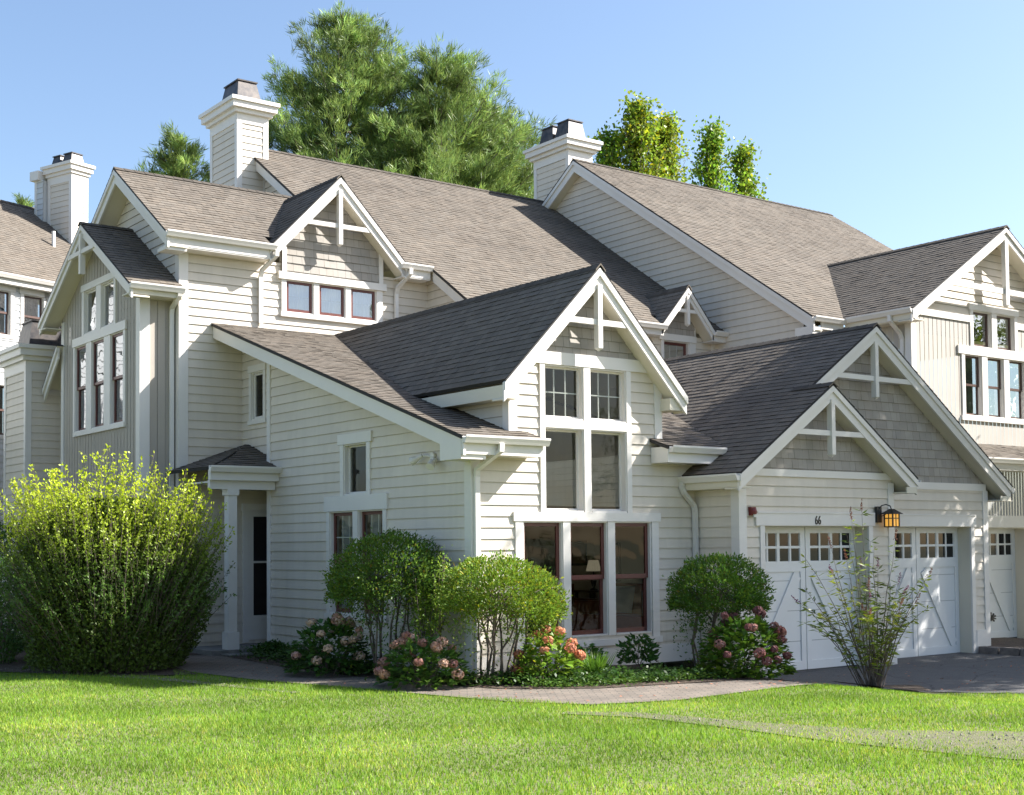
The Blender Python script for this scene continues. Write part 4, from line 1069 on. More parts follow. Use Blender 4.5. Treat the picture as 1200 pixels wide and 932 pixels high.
FL = at_wall('flood_light', 'white twin security flood light under the eave of the left clapboard wall', 'flood light', (-0.03, 1.05, 3.36))
mb = MB(); mb.tube([(-0.02, 0.98, 3.36), (-0.06, .98, 3.36)], .06, 12); mb.build('mounting_plate', M_TRIM, FL)
for yy, dz in ((1.22, .02), (0.86, -.06)):
    mb = MB(); p = Vector((-0.08, yy, 3.36 + dz)); d = Vector((-.55, (.7 if yy > 1 else -.3), -.45)).normalized()
    mb.tube([p, p + d * .09, p + d * .15, p + d * .21], [.035, .04, .062, .066], 12); mb.tube([(-.05, 1.0, 3.36), p], .014, 6); mb.build('lamp_head', M_TRIM, FL)
mb = MB(); mb.tube([(-0.07, .97, 3.30), (-.10, .95, 3.25)], [.03, .045], 10); mb.build('motion_sensor', M_TRIM, FL)

cu = bpy.data.curves.new('house_number', 'FONT'); cu.body = '66'; cu.size = 0.215; cu.extrude = 0.006; cu.space_character = 1.05
tmp = bpy.data.objects.new('tmp', cu); C.objects.link(tmp)
bpy.context.view_layer.update()
dg = bpy.context.evaluated_depsgraph_get()
me = bpy.data.meshes.new_from_object(tmp.evaluated_get(dg)); bpy.data.objects.remove(tmp)
me.materials.clear(); me.materials.append(M_BLACK)
hn = bpy.data.objects.new('house_number', me); C.objects.link(hn)
hn.location = (6.475, -1.076, 2.275); hn.rotation_euler = (math.radians(90), 0, 0); hn.scale = (0.72, 1, 1)
tag(hn, 'black house number 66 on the white board over the left garage door', 'house number')

# ------------------------------------------------------------------ furniture behind the tall window
CB = thing('wall_cabinet', 'white panelled cabinet seen through the left pane of the tall window', 'cabinet', (6.2, 6.3, 0.25))
mb = MB(); mb.box(5.6, 6.85, 6.2, 6.58, .25, 1.95); mb.build('carcass', M_TRIM, CB)
for x in (5.63, 6.25):
    mb = MB(); mb.box(x, x + .57, 6.17, 6.199, .35, 1.88); mb.box(x + .1, x + .47, 6.155, 6.17, .45, 1.78); mb.build('cabinet_door', M_TRIM, CB)
def picture(label, x0, x1, z0, z1, side=False):
    p = thing('picture_frame', label, 'picture', (x0, 6.5, z0))
    mb = MB()
    if side: mb.box(7.955, 7.995, x0, x1, z0, z1)
    else: mb.box(x0, x1, 6.555, 6.595, z0, z1)
    mb.build('frame', M_BLACK, p)
    mb = MB()
    if side: mb.box(7.95, 7.955, x0 + .05, x1 - .05, z0 + .05, z1 - .05)
    else: mb.box(x0 + .05, x1 - .05, 6.549, 6.555, z0 + .05, z1 - .05)
    mb.build('print', M_WALLIN if side else M_WOODF, p)
picture('dark framed picture on the back wall seen in the middle pane', 7.15, 7.75, 1.5, 2.05)
picture('tall black framed mirror on the right wall seen in the middle pane', 5.7, 6.35, 1.15, 2.0, True)
LP = thing('table_lamp', 'table lamp with a pale shade on a dark side table deep in the room', 'lamp', (7.55, 6.1, 0.25))
boxes('side_table', M_WOODF, LP, [(7.25, 7.85, 5.85, 6.45, .92, .96)])
boxes('table_leg', M_WOODF, LP, [(x, x + .05, y, y + .05, .25, .92) for x in (7.28, 7.77) for y in (5.88, 6.37)])
mb = MB(); mb.lathe((7.55, 6.1, .96), [(.08, 0), (.09, .02), (.03, .05), (.07, .2), (.02, .34), (.012, .45)], 12); mb.build('lamp_base', M_BLACK, LP)
mb = MB(); mb.lathe((7.55, 6.1, 1.38), [(.17, 0), (.11, .24)], 16); mb.build('lamp_shade', M_SHADE, LP)
SF = thing('sofa', 'rust leather sofa on the right behind the tall window', 'sofa', (5.2, 2.0, 0.25))
boxes('seat', M_LEATHER, SF, [(4.65, 5.5, 1.0, 3.1, .34, .66)])
mb = MB(); mb.hexa([(5.25, 1.0, .66), (5.7, 1.0, .66), (5.7, 3.1, .66), (5.25, 3.1, .66), (5.42, 1.0, 1.22), (5.7, 1.0, 1.22), (5.7, 3.1, 1.22), (5.42, 3.1, 1.22)]); mb.build('backrest', M_LEATHER, SF)
boxes('arm', M_LEATHER, SF, [(4.65, 5.7, .8, 1.0, .34, .9), (4.65, 5.7, 3.1, 3.3, .34, .9)])
boxes('leg', M_WOODF, SF, [(x, x + .05, y, y + .05, .25, .34) for x in (4.7, 5.6) for y in (.85, 3.2)])
CH_ = thing('armchair', 'rust leather armchair standing deeper in the room beyond the pale rug', 'armchair', (5.9, 4.9, 0.25))
boxes('seat', M_LEATHER, CH_, [(5.6, 6.25, 4.5, 5.2, .36, .68)])
boxes('backrest', M_LEATHER, CH_, [(5.6, 6.25, 5.2, 5.4, .36, 1.15)])
boxes('arm', M_LEATHER, CH_, [(5.45, 5.6, 4.5, 5.4, .36, .85), (6.25, 6.4, 4.5, 5.4, .36, .85)])
boxes('leg', M_WOODF, CH_, [(x, x + .05, y, y + .05, .25, .36) for x in (5.48, 6.32) for y in (4.52, 5.33)])
def cushion(label, p, s, mat, tilt):
    mb = MB(); q = [(0, -s), (.07, -s * .9), (.11, 0), (.07, s * .9), (0, s)]
    vs = []; k = 9
    for i in range(k):
        for j in range(k):
            a, bb = -1 + 2 * i / (k - 1), -1 + 2 * j / (k - 1)
            th = .11 * (1 - a * a) ** .5 * (1 - bb * bb) ** .5 if abs(a) < 1 and abs(bb) < 1 else 0
            vs.append((a, bb, th))
    fs = [(i * k + j, i * k + j + 1, (i + 1) * k + j + 1, (i + 1) * k + j) for i in range(k - 1) for j in range(k - 1)]
    M_ = Matrix.Translation(Vector(p)) @ Matrix.Rotation(tilt, 4, 'Z') @ Matrix.Rotation(math.radians(72), 4, 'X')
    for sg in (1, -1): mb.add([M_ @ Vector((a * s, bb * s, sg * t_)) for a, bb, t_ in vs], fs)
    tag(mb.build('cushion', mat, None, True), label, 'cushion')
cushion('pale plain cushion on the rust sofa by the window', (5.16, 2.5, .93), .26, M_CURT, -1.2)
cushion('patterned pale cushion at the near end of the rust sofa', (5.10, 1.5, .90), .24, M_CUSH, -.7)
mb = MB(); mb.box(4.3, 6.4, 3.45, 5.6, .253, .265); tag(mb.build('rug', M_RUG), 'pale patterned rug on the dark floor behind the middle pane', 'rug')

# ------------------------------------------------------------------ foliage helpers (numpy)
def nrm(a): return a / np.maximum(np.linalg.norm(a, axis=1, keepdims=True), 1e-9)
def rot_rand(n):
    v = rng.normal(size=(n, 3)); return nrm(v)

def npmesh(name, verts, faces_n, tints, mat, parent=None, off=None):
    """verts (F, k, 3): every face has its own k corners"""
    Fn, k = verts.shape[:2]
    off = rootoff(parent) if parent else Vector((0, 0, 0))
    me = bpy.data.meshes.new(name)
    me.vertices.add(Fn * k); me.loops.add(Fn * k); me.polygons.add(Fn)
    me.vertices.foreach_set('co', (verts.reshape(-1, 3) - np.array(off)).astype(np.float32).ravel())
    me.loops.foreach_set('vertex_index', np.arange(Fn * k, dtype=np.int32))
    me.polygons.foreach_set('loop_start', np.arange(0, Fn * k, k, dtype=np.int32))
    me.polygons.foreach_set('loop_total', np.full(Fn, k, dtype=np.int32))
    a = me.attributes.new('tint', 'FLOAT_COLOR', 'FACE')
    t = np.ones((Fn, 4), np.float32); t[:, :3] = tints
    a.data.foreach_set('color', t.ravel())
    me.materials.append(mat)
    me.update(); me.validate()
    o = bpy.data.objects.new(name, me); C.objects.link(o)
    if parent: o.parent = parent
    return o

def leaves(name, c, axis, ln, wd, tint, mat, parent=None, nrmv=None):
    n = len(c); axis = nrm(axis)
    if nrmv is None: nrmv = rot_rand(n)
    side = nrm(np.cross(axis, nrmv)); up = np.cross(side, axis)
    ln = np.broadcast_to(ln, (n,))[:, None]; wd = np.broadcast_to(wd, (n,))[:, None]
    v = np.stack([c, c + axis * ln * .5 + side * wd * .5 + up * wd * .12, c + axis * ln, c + axis * ln * .5 - side * wd * .5 + up * wd * .12], axis=1)
    return npmesh(name, v, 4, tint, mat, parent)

def jitter(n, base, amp=.25, hue=.15):
    b = 1 + rng.uniform(-amp, amp, (n, 1)); h = rng.uniform(-hue, hue, (n, 1))
    return np.array(base)[None] * b * np.hstack([1 + h, np.ones((n, 1)), 1 - h])

def topiary(label, cx, cy, zc, R, H, n, base, stems, leafl=.05, skirt=.55, tint=(1, 1, 1), group=None, share=.72, tilt=0.0):
    """clipped shrub: several bare stems fanning up into a dense mushroom dome"""
    t = thing('topiary_shrub', label, 'shrub', (base[0], base[1], hgt(*base)), 0, group)
    mb = MB()
    tips = []
    for i in range(stems):
        a = 2 * math.pi * i / stems + random.random() * .6
        r1 = R * (0.30 + .45 * random.random())
        p0 = Vector((base[0] + .13 * math.cos(a) * (1 + random.random()), base[1] + .13 * math.sin(a), hgt(*base) - .02))
        p3 = Vector((cx + r1 * math.cos(a), cy + r1 * math.sin(a), zc + .05))
        p1 = p0.lerp(p3, .35) + Vector((random.uniform(-.07, .07), random.uniform(-.07, .07), .08)); p2 = p0.lerp(p3, .7) + Vector((random.uniform(-.06, .06), random.uniform(-.06, .06), .02))
        mb.tube([p0, p0.lerp(p1, .5) + Vector((random.uniform(-.03, .03), random.uniform(-.03, .03), 0)), p1, p1.lerp(p2, .5) + Vector((random.uniform(-.04, .04), random.uniform(-.04, .04), 0)), p2, p3], [.021, .019, .017, .015, .013, .009], 6)
        for _ in range(4):
            s_ = p1.lerp(p3, random.uniform(.2, 1)); e = Vector((cx + R * .9 * random.uniform(-1, 1), cy + R * .9 * random.uniform(-1, 1), zc + H * random.uniform(.0, .5)))
            mb.tube([s_, s_.lerp(e, .5) + Vector((0, 0, .04)), e], [.010, .008, .004], 5)
    mb.build('stem', M_BARK, t, True)
    k = int(n * share)                                        # dome skin
    d = rot_rand(k * 2); d = d[d[:, 2] > -.32][:k]; k = len(d)
    lump = 1 + .06 * np.sin(d[:, 0] * 6 + d[:, 1] * 5 + cx) + .05 * np.sin(d[:, 1] * 10 - d[:, 2] * 6 + cy) + .04 * np.sin(d[:, 0] * 15 + d[:, 2] * 13)
    rad = (1 - rng.exponential(.085, k)) * lump + rng.exponential(.028, k)
    p = np.stack([cx + d[:, 0] * R * rad, cy + d[:, 1] * R * rad, zc + d[:, 2] * H * rad], 1)
    inn = (rng.uniform(size=k) < .34) & (d[:, 2] > -.05)
    p[inn] = np.array([cx, cy, zc]) + (p[inn] - np.array([cx, cy, zc])) * rng.uniform(.45, .95, (inn.sum(), 1))
    ax = d * np.array([1, 1, 1]) + rot_rand(k) * .8 + np.array([0, 0, .35])
    q = n - k                                               # looser skirt below the dome
    a = rng.uniform(0, 2 * np.pi, q); r = R * np.sqrt(rng.uniform(0.1, .95, q))
    keep = (np.sin(a * 3 + cx * 5) + rng.normal(size=q) * .7) > -.5
    a, r = a[keep], r[keep]; q = len(a)
    ps = np.stack([cx + r * np.cos(a), cy + r * np.sin(a), zc - rng.exponential(skirt * .32, q) * H * .9 + .05], 1)
    ps[:, 2] = np.maximum(ps[:, 2], .1)
    P_ = np.vstack([p, ps]); A_ = np.vstack([ax, rot_rand(q) + np.array([0, 0, .2])])
    hole = np.sin(P_[:, 0] * 8.3 + cy * 3) * np.sin(P_[:, 1] * 9.1 + cx) * np.sin(P_[:, 2] * 8.7 + cx * 2) + rng.normal(size=len(P_)) * .12
    kp = hole > (-.36 if zc > 0 else 0); nk = int(kp[:len(p)].sum()); P_, A_ = P_[kp], A_[kp]; k = nk; q = len(P_) - nk
    sh = []                                                 # stray shoots that escaped the clippers
    for _ in range(70):
        dd = rot_rand(1)[0]; dd[2] = abs(dd[2]); r_ = random.uniform(.05, .16)
        for j in range(9): sh.append(np.array([cx, cy, zc]) + dd * np.array([R, R, H]) * (.97 + r_ * j / 9) + rng.normal(size=3) * .012)
    P_ = np.vstack([P_, np.array(sh)]); A_ = np.vstack([A_, rot_rand(len(sh)) * .8 + np.array([0, 0, .6])]); q += len(sh)
    P_[:, 2] += tilt * (P_[:, 0] - cx - (P_[:, 1] - cy)) * .5
    T_ = np.vstack([jitter(k, tint, .35, .2), jitter(q, np.array(tint) * .9, .35, .2)])
    yl = rng.uniform(size=len(T_)) < .07; T_[yl] *= np.array([1.9, 1.3, .7])
    br_ = rng.uniform(size=len(T_)) < .03; T_[br_] *= np.array([1.3, .6, .6])
    leaves('foliage', P_, A_, rng.uniform(.5, 1.5, len(P_)) * leafl, rng.uniform(.32, .6, len(P_)) * leafl, T_, M_LEAF, t)
    return t

def hydrangea(label, cx, cy, R, H, heads, hc, n=900, tint=(.8, 1, .9)):
    z0 = hgt(cx, cy)
    t = thing('hydrangea', label, 'hydrangea', (cx, cy, z0), 0, 'hydrangeas in the bed below the windows')
    mb = MB()
    for i in range(9):
        a = i * .7 + random.random(); p = (cx + .08 * math.cos(a), cy + .08 * math.sin(a), z0)
        e = (cx + R * .75 * math.cos(a), cy + R * .75 * math.sin(a), z0 + H * .65); mb.tube([p, ((p[0] + e[0]) / 2, (p[1] + e[1]) / 2, z0 + H * .45), e], [.012, .009, .006], 5)
    mb.build('stem', M_BARK, t, True)
    d = rot_rand(n * 2); d = d[d[:, 2] > -.1][:n]; k = len(d)
    rad = np.clip(1 - rng.exponential(.18, k), .2, 1)
    p = np.stack([cx + d[:, 0] * R * rad, cy + d[:, 1] * R * rad, z0 + .08 + np.abs(d[:, 2]) * H * rad * .95], 1)
    ax = d * np.array([1, 1, .25]) + rot_rand(k) * .5
    up = np.tile(np.array([[0, 0, 1.0]]), (k, 1)) + rot_rand(k) * .5
    leaves('foliage', p, ax, rng.uniform(.09, .155, k), rng.uniform(.06, .10, k), jitter(k, tint, .35, .2), M_LEAF, t, up)
    for i in range(heads):
        a = random.uniform(0, 2 * math.pi); el = random.uniform(.15, 1.25)
        dd = np.array([math.cos(a) * math.cos(el), math.sin(a) * math.cos(el), math.sin(el)])
        c = np.array([cx, cy, z0 + .08]) + dd * np.array([R, R, H]) * random.uniform(1.0, 1.14)
        m_ = 110; q = rot_rand(m_); rr_ = random.uniform(.05, .085)
        pc = c + q * rr_ * rng.uniform(.8, 1.05, (m_, 1)) * np.array([1, 1, .8])
        tang = np.cross(q, rot_rand(m_))
        hcv = np.array(hc[i % len(hc)])
        leaves('flower_head', pc, tang, rng.uniform(.035, .05, m_), .035, jitter(m_, hcv, .3, .12), M_PETAL, t, q)
    return t

def branchy(mb, p0, p1, r0, r1, bend=.06, seg=4):
    p0 = Vector(p0); p1 = Vector(p1); L = (p1 - p0).length; pts = []
    for i in range(seg + 1):
        f = i / seg; pts.append(p0.lerp(p1, f) + Vector((random.uniform(-1, 1), random.uniform(-1, 1), random.uniform(-.4, .4))) * (bend * L * math.sin(math.pi * f) * .6))
    mb.tube(pts, [r0 + (r1 - r0) * i / seg for i in range(seg + 1)], 6)
    return pts

def pine(label, x, y, z0, ztop, rmax, zl, n_tuft=3200, lean=(0, 0), group='pines behind the roofs', shape=.62):
    t = thing('pine_tree', label, 'tree', (x, y, z0), 0, group)
    mb = MB()
    mb.tube([(x, y, z0), (x + lean[0] * .5, y + lean[1] * .5, (z0 + ztop) / 2), (x + lean[0], y + lean[1], ztop - .2)], [.34, .2, .03], 8)
    mb.build('trunk', M_BARK, t, True)
    br = MB(); pos = []; dirs = []; tn = []
    z = ztop - .3; H = ztop - zl
    while z > zl:
        f = (ztop - z) / H
        L0 = rmax * (f ** shape) + .25
        for k in range(6 if f < .3 else 8):
            a = random.uniform(0, 2 * math.pi); L = L0 * random.uniform(.5, 1.2)
            fx = lean[0] * (z - z0) / (ztop - z0); fy = lean[1] * (z - z0) / (ztop - z0)
            p0 = Vector((x + fx, y + fy, z)); rise = L * random.uniform(.25, .85)
            p1 = p0 + Vector((math.cos(a) * L, math.sin(a) * L, rise))
            mid = p0.lerp(p1, .5) - Vector((0, 0, L * .05))
            br.tube([p0, mid, p1], [.04, .022, .006], 4)
            nt_ = max(5, int(L * 19)); tone = random.uniform(.55, 1.45)
            for j in range(nt_):
                g = random.uniform(.28, 1.02); q = (p0.lerp(mid, g * 2) if g < .5 else mid.lerp(p1, g * 2 - 1))
                sp = .07 + .20 * (1 - abs(g - .6)) * min(1, L / 2)
                pos.append(q + Vector((random.gauss(0, sp), random.gauss(0, sp), random.gauss(0.03, sp * .55))))
                dirs.append(Vector((math.cos(a), math.sin(a), .9)) * .8 + Vector((random.gauss(0, .5), random.gauss(0, .5), random.gauss(.3, .4)))); tn.append(tone)
        z -= random.uniform(.28, .46) * (.7 + .5 * f)
    br.build('branch', M_BARK, t, True)
    pos = np.array([tuple(p) for p in pos]); dirs = nrm(np.array([tuple(p) for p in dirs])); tn = np.array(tn)
    k = 14
    P = np.repeat(pos, k, 0) + rng.normal(size=(len(pos) * k, 3)) * .05; D_ = np.repeat(dirs, k, 0) + rot_rand(len(pos) * k) * .62
    T_ = jitter(len(P), (1, 1, 1), .2, .15) * np.repeat(tn * rng.uniform(.75, 1.2, len(tn)), k)[:, None]
    T_ = T_ * np.repeat(np.where(rng.uniform(size=len(tn)) < .16, 1.5, 1.0), k)[:, None] * np.array([1.06, 1, .9])
    leaves('crown', P, D_, rng.uniform(.2, .42, len(P)), rng.uniform(.016, .03, len(P)), T_, M_NEEDLE, t)
    return t

def spire(label, x, y, z0, ztop, r, zl, n, tint, group='slender trees behind the right roof'):
    t = thing('slender_tree', label, 'tree', (x, y, z0), 0, group)
    mb = MB(); mb.tube([(x, y, z0), (x + .1, y, (z0 + ztop) / 2), (x, y, ztop - .3)], [.16, .1, .015], 7); mb.build('trunk', M_BARK, t, True)
    br = MB(); pos = []; dirs = []; tn = []
    z = zl
    while z < ztop - .25:
        f = (ztop - z) / (ztop - zl)
        for k in range(4):
            a = random.uniform(0, 2 * math.pi); L = r * (.12 + 1.05 * f ** .85) * random.uniform(.55, 1.2)
            p0 = Vector((x, y, z)); p1 = p0 + Vector((math.cos(a) * L, math.sin(a) * L, L * random.uniform(.9, 1.9)))
            if p1.z > ztop + .2: p1.z = ztop + random.uniform(-.3, .2)
            br.tube([p0, p0.lerp(p1, .55) - Vector((0, 0, .04)), p1], [.028, .015, .005], 4)
            tone = random.uniform(.7, 1.3)
            for j in range(int(n * .036) + 6):
                g = random.uniform(.2, 1.05); q = p0.lerp(p1, g); s_ = .07 + .13 * g
                pos.append(tuple(q + Vector((random.gauss(0, s_), random.gauss(0, s_), random.gauss(0, s_))))); tn.append(tone)
        z += random.uniform(.12, .24)
    br.build('branch', M_BARK, t, True)
    P = np.array(pos); tn = np.array(tn); k = len(P)
    A_ = rot_rand(k) + np.array([0, 0, -.25])
    T_ = jitter(k, tint, .3, .25) * tn[:, None]
    ye = rng.uniform(size=k) < .12; T_[ye] *= np.array([1.6, 1.15, .7])
    leaves('crown', P, A_, rng.uniform(.10, .21, k), rng.uniform(.07, .14, k), T_, M_TREE, t)
    return t

# ------------------------------------------------------------------ shrubs and flowers
# tall arching shrub on the left
BX, BYy = -3.66, 4.95
T1 = thing('arching_shrub', 'huge bright yellow green arching shrub left of the entry porch', 'shrub', (BX, BYy, 0))
st = MB(); P_, A_, T_, S_ = [], [], [], []
for i in range(1500):
    a = random.uniform(0, 2 * math.pi); b0 = .9 * math.sqrt(random.random())
    p0 = Vector((BX + b0 * math.cos(a), BYy + b0 * math.sin(a), 0))
    a2 = a + random.gauss(0, .6)
    el = math.radians(min(89, max(54, 90 - abs(random.gauss(0, 1)) * 16 - b0 * 9)))
    L = (1.55 + 2.2 * ((math.degrees(el) - 54) / 35) ** 1.2) * (1 - abs(random.gauss(0, .15))) * (1.08 if random.random() < .08 else 1)
    if i % 4 == 0: L *= random.uniform(.45, .8)
    d = Vector((math.cos(a2) * math.cos(el), math.sin(a2) * math.cos(el), math.sin(el)))
    droop = random.uniform(.0, .16) * math.cos(el)
    pts = [p0 + d * (L * f) + Vector((0, 0, -droop * L * f * f)) + Vector((math.cos(a2), math.sin(a2), 0)) * (.12 * L * f * f) for f in (0, .25, .5, .75, 1)]
    st.tube(pts, [.011, .009, .007, .005, .0025], 4)
    tone = random.uniform(.75, 1.25)
    m_ = int(112 * L / 3)
    for j in range(m_):
        g = 1 - (random.random() ** 1.25) * .95
        k = min(3, int(g * 4)); q = pts[k].lerp(pts[k + 1], g * 4 - k)
        dd = (pts[k + 1] - pts[k]).normalized()
        if q.z < .12: continue
        P_.append(tuple(q + Vector((random.gauss(0, .02), random.gauss(0, .02), random.gauss(0, .02)))))
        A_.append(tuple(dd * .7 + Vector((random.gauss(0, .7), random.gauss(0, .7), random.gauss(0, .7)))))
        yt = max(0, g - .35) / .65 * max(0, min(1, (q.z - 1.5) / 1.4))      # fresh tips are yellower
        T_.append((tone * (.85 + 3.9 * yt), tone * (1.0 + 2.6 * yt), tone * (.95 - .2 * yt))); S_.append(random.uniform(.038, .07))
for i in range(70000):                                  # inner leaves that fill the body down to the ground
    z = random.uniform(.05, 2.75); a = random.uniform(0, 6.2832); f = random.random() ** .38
    pr_ = np.interp(z, [0, .4, 1.6, 2.3, 2.75], [.86, .97, 1.05, .84, .45]) * (1 + .10 * math.sin(a * 3 + z * 2.2) + .06 * math.sin(a * 7 - z * 4))
    d = (math.cos(a), math.sin(a))
    P_.append((BX + d[0] * 1.38 * f * pr_, BYy + d[1] * 1.38 * f * pr_, z)); A_.append((d[0] * .5 + random.gauss(0, .6), d[1] * .5 + random.gauss(0, .6), .6 + random.gauss(0, .6)))
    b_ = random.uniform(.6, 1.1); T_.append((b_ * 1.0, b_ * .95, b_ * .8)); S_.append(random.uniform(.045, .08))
st.build('stem', M_BARK, T1, True)
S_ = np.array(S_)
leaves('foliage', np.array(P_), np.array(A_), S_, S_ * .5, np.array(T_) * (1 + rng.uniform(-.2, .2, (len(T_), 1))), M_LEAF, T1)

# low dark shrubs at the far left
for i, (x, y, r, h, lb) in enumerate(((-4.75, 7.7, 1.05, 1.9, 'dark evergreen shrub at the left edge behind the arching shrub, nearer the lawn'), (-3.75, 10.4, 1.2, 2.6, 'taller dark evergreen shrub at the left edge under the low chimney'))):
    t = thing('evergreen_shrub', lb, 'shrub', (x, y, 0), 0, 'evergreen shrubs at the left edge')
    mb = MB()
    for k in range(7):
        a = k * .9; mb.tube([(x, y, 0), (x + r * .4 * math.cos(a), y + r * .4 * math.sin(a), h * .5), (x + r * .7 * math.cos(a), y + r * .7 * math.sin(a), h * .85)], [.02, .014, .006], 5)
    mb.build('stem', M_BARK, t, True)
    n = 9000; d = rot_rand(n); rad = np.clip(1 - rng.exponential(.16, n), .1, 1.06) * (1 + .12 * np.sin(d[:, 0] * 6 + d[:, 2] * 5))
    P2 = np.stack([x + d[:, 0] * r * rad, y + d[:, 1] * r * rad, h * .5 + d[:, 2] * h * .5 * rad], 1)
    leaves('foliage', P2, d + rot_rand(n) * .8, rng.uniform(.05, .09, n), .035, jitter(n, (.65, .85, .8), .35), M_LEAF, t)

topiary('clipped mushroom shrub on bare stems before the left wall double window', -0.80, 1.10, 1.42, .87, .72, 24000, (-0.85, 1.05), 9, tint=(1.0, 1.15, .85), share=.58, skirt=1.5, tilt=.10)
topiary('sunlit clipped mushroom shrub at the front house corner', -0.18, -1.02, 1.17, .85, .60, 23000, (-0.25, -0.95), 10, tint=(1.5, 1.5, .75), share=.66, skirt=1.5, tilt=-.14)
topiary('round dark green clipped shrub in the corner beside the left garage door', 3.45, -1.72, 1.14, .74, .60, 21000, (3.3, -1.6), 7, tint=(.85, 1.1, .75), skirt=1.4, share=.62)
# pale leafy sprout rising beside the first topiary
t = thing('young_shrub', 'pale leafy young shrub between the two clipped mushroom shrubs', 'shrub', (-0.55, 0.35, 0))
mb = MB(); P2 = []; A2 = []
for i in range(24):
    a = random.uniform(0, 6.28); e = Vector((-0.5 + .42 * math.cos(a) * random.random(), 0.35 + .42 * math.sin(a) * random.random(), random.uniform(1.25, 1.85)))
    pts = branchy(mb, (-0.55 + .05 * math.cos(a), 0.35 + .05 * math.sin(a), 0), e, .011, .004)
    for j in range(90):
        f = random.uniform(.45, 1.03); q = pts[0].lerp(pts[-1], f); P2.append(tuple(q + Vector((random.gauss(0, .06), random.gauss(0, .06), random.gauss(0, .05))))); A2.append((random.gauss(0, 1), random.gauss(0, 1), random.gauss(.3, .7)))
mb.build('stem', M_BARK, t, True)
leaves('foliage', np.array(P2), np.array(A2), rng.uniform(.045, .075, len(P2)), .03, jitter(len(P2), (2.1, 2.0, 1.4), .3), M_LEAF, t)

PINKTAN = [(1.35, 1.3, 1.05), (1.1, .85, .75), (1.45, 1.45, 1.2)]
hydrangea('hydrangea with faded tan heads nearest the porch under the left window', -1.45, 1.75, .62, .78, 24, PINKTAN, 1100, (.6, .85, .8))
hydrangea('hydrangea with dusty pink heads at the front house corner beside the path', -1.35, -0.72, .60, .62, 24, [(1.3, 1.0, .78), (1.0, .68, .6), (1.45, 1.25, 1.0)], 800, (.8, 1, .8))
hydrangea('hydrangea with peach orange heads left below the tall window', 0.32, -1.42, .44, .66, 15, [(1.6, .95, .6), (1.4, .75, .5)], 650, (1.5, 1.6, .8))
hydrangea('large hydrangea with dark rose heads beside the left garage door', 3.12, -2.55, .66, .85, 26, [(.62, .36, .38), (.48, .28, .31), (.78, .54, .52)], 1500, (.95, 1.15, .7))

# butterfly bush on the mulch ring by the driveway
bx_, by_ = 4.40, -3.85; bz_ = hgt(bx_, by_)
t = thing('butterfly_bush', 'sparse airy butterfly bush with thin arching stems in front of the garage doors', 'bush', (bx_, by_, bz_))
mb = MB(); P2, A2, T2 = [], [], []; spikes = []
for i in range(46):
    a = random.uniform(0, 2 * math.pi); spread = random.uniform(.05, 1) ** .8
    p0 = Vector((bx_ + .16 * math.cos(a) * random.random(), by_ + .16 * math.sin(a) * random.random(), bz_))
    hgt_ = random.uniform(1.1, 2.75) * (1 - .35 * spread); e = p0 + Vector((math.cos(a) * spread * .92 - .16, math.sin(a) * spread * .92 + .1, hgt_))
    pts = []
    for f in (0, .2, .4, .6, .8, 1): pts.append(p0.lerp(e, f) + Vector((0, 0, .22 * spread * math.sin(math.pi * f))) + Vector((random.gauss(0, .02), random.gauss(0, .02), 0)))
    mb.tube(pts, [.010, .008, .007, .005, .004, .002], 5)
    mcol = random.choice([(1.1, 1.0, .9), (1.7, 1.4, 1.4), (2.4, 1.8, .5), (.8, .7, .6), (1.8, 1.25, .9), (2.0, 1.6, .7)])
    for j in range(36):
        g = 1 - random.random() ** 1.1 * .78; k = min(4, int(g * 5)); q = pts[k].lerp(pts[k + 1], g * 5 - k)
        b_ = random.uniform(0, 6.28); P2.append(tuple(q)); A2.append((math.cos(b_), math.sin(b_), random.uniform(-.5, .6))); T2.append(mcol)
    if random.random() < .4: spikes.append((pts[-1], (pts[-1] - pts[-2]).normalized()))
mb.build('stem', M_BARK, t, True)
T2 = np.array(T2) * (1 + rng.uniform(-.3, .3, (len(T2), 1)))
leaves('foliage', np.array(P2), np.array(A2), rng.uniform(.08, .17, len(P2)), rng.uniform(.018, .034, len(P2)), T2, M_LEAF, t)
for p, d in spikes:
    m_ = 60; f = rng.uniform(0, 1, m_)[:, None]; c = np.array(p)[None] + np.array(d)[None] * f * .16 + rot_rand(m_) * .016 * (1.2 - f)
    col = random.choice([(.55, .3, .2), (.45, .28, .2), (.5, .22, .45)])
    leaves('flower_spike', c, rot_rand(m_), .022, .014, jitter(m_, col, .3), M_PETAL, t)

pot = thing('plant_pot', 'low dark green glazed pot half hidden by the corner topiary', 'pot', (0.75, -0.42, 0))
mb = MB(); mb.lathe((0.75, -0.42, 0.02), [(.0, 0), (.14, 0), (.21, .12), (.23, .26), (.25, .30), (.22, .31), (.20, .25), (0, .24)], 20); mb.build('pot_body', M_TERRA, pot, True)

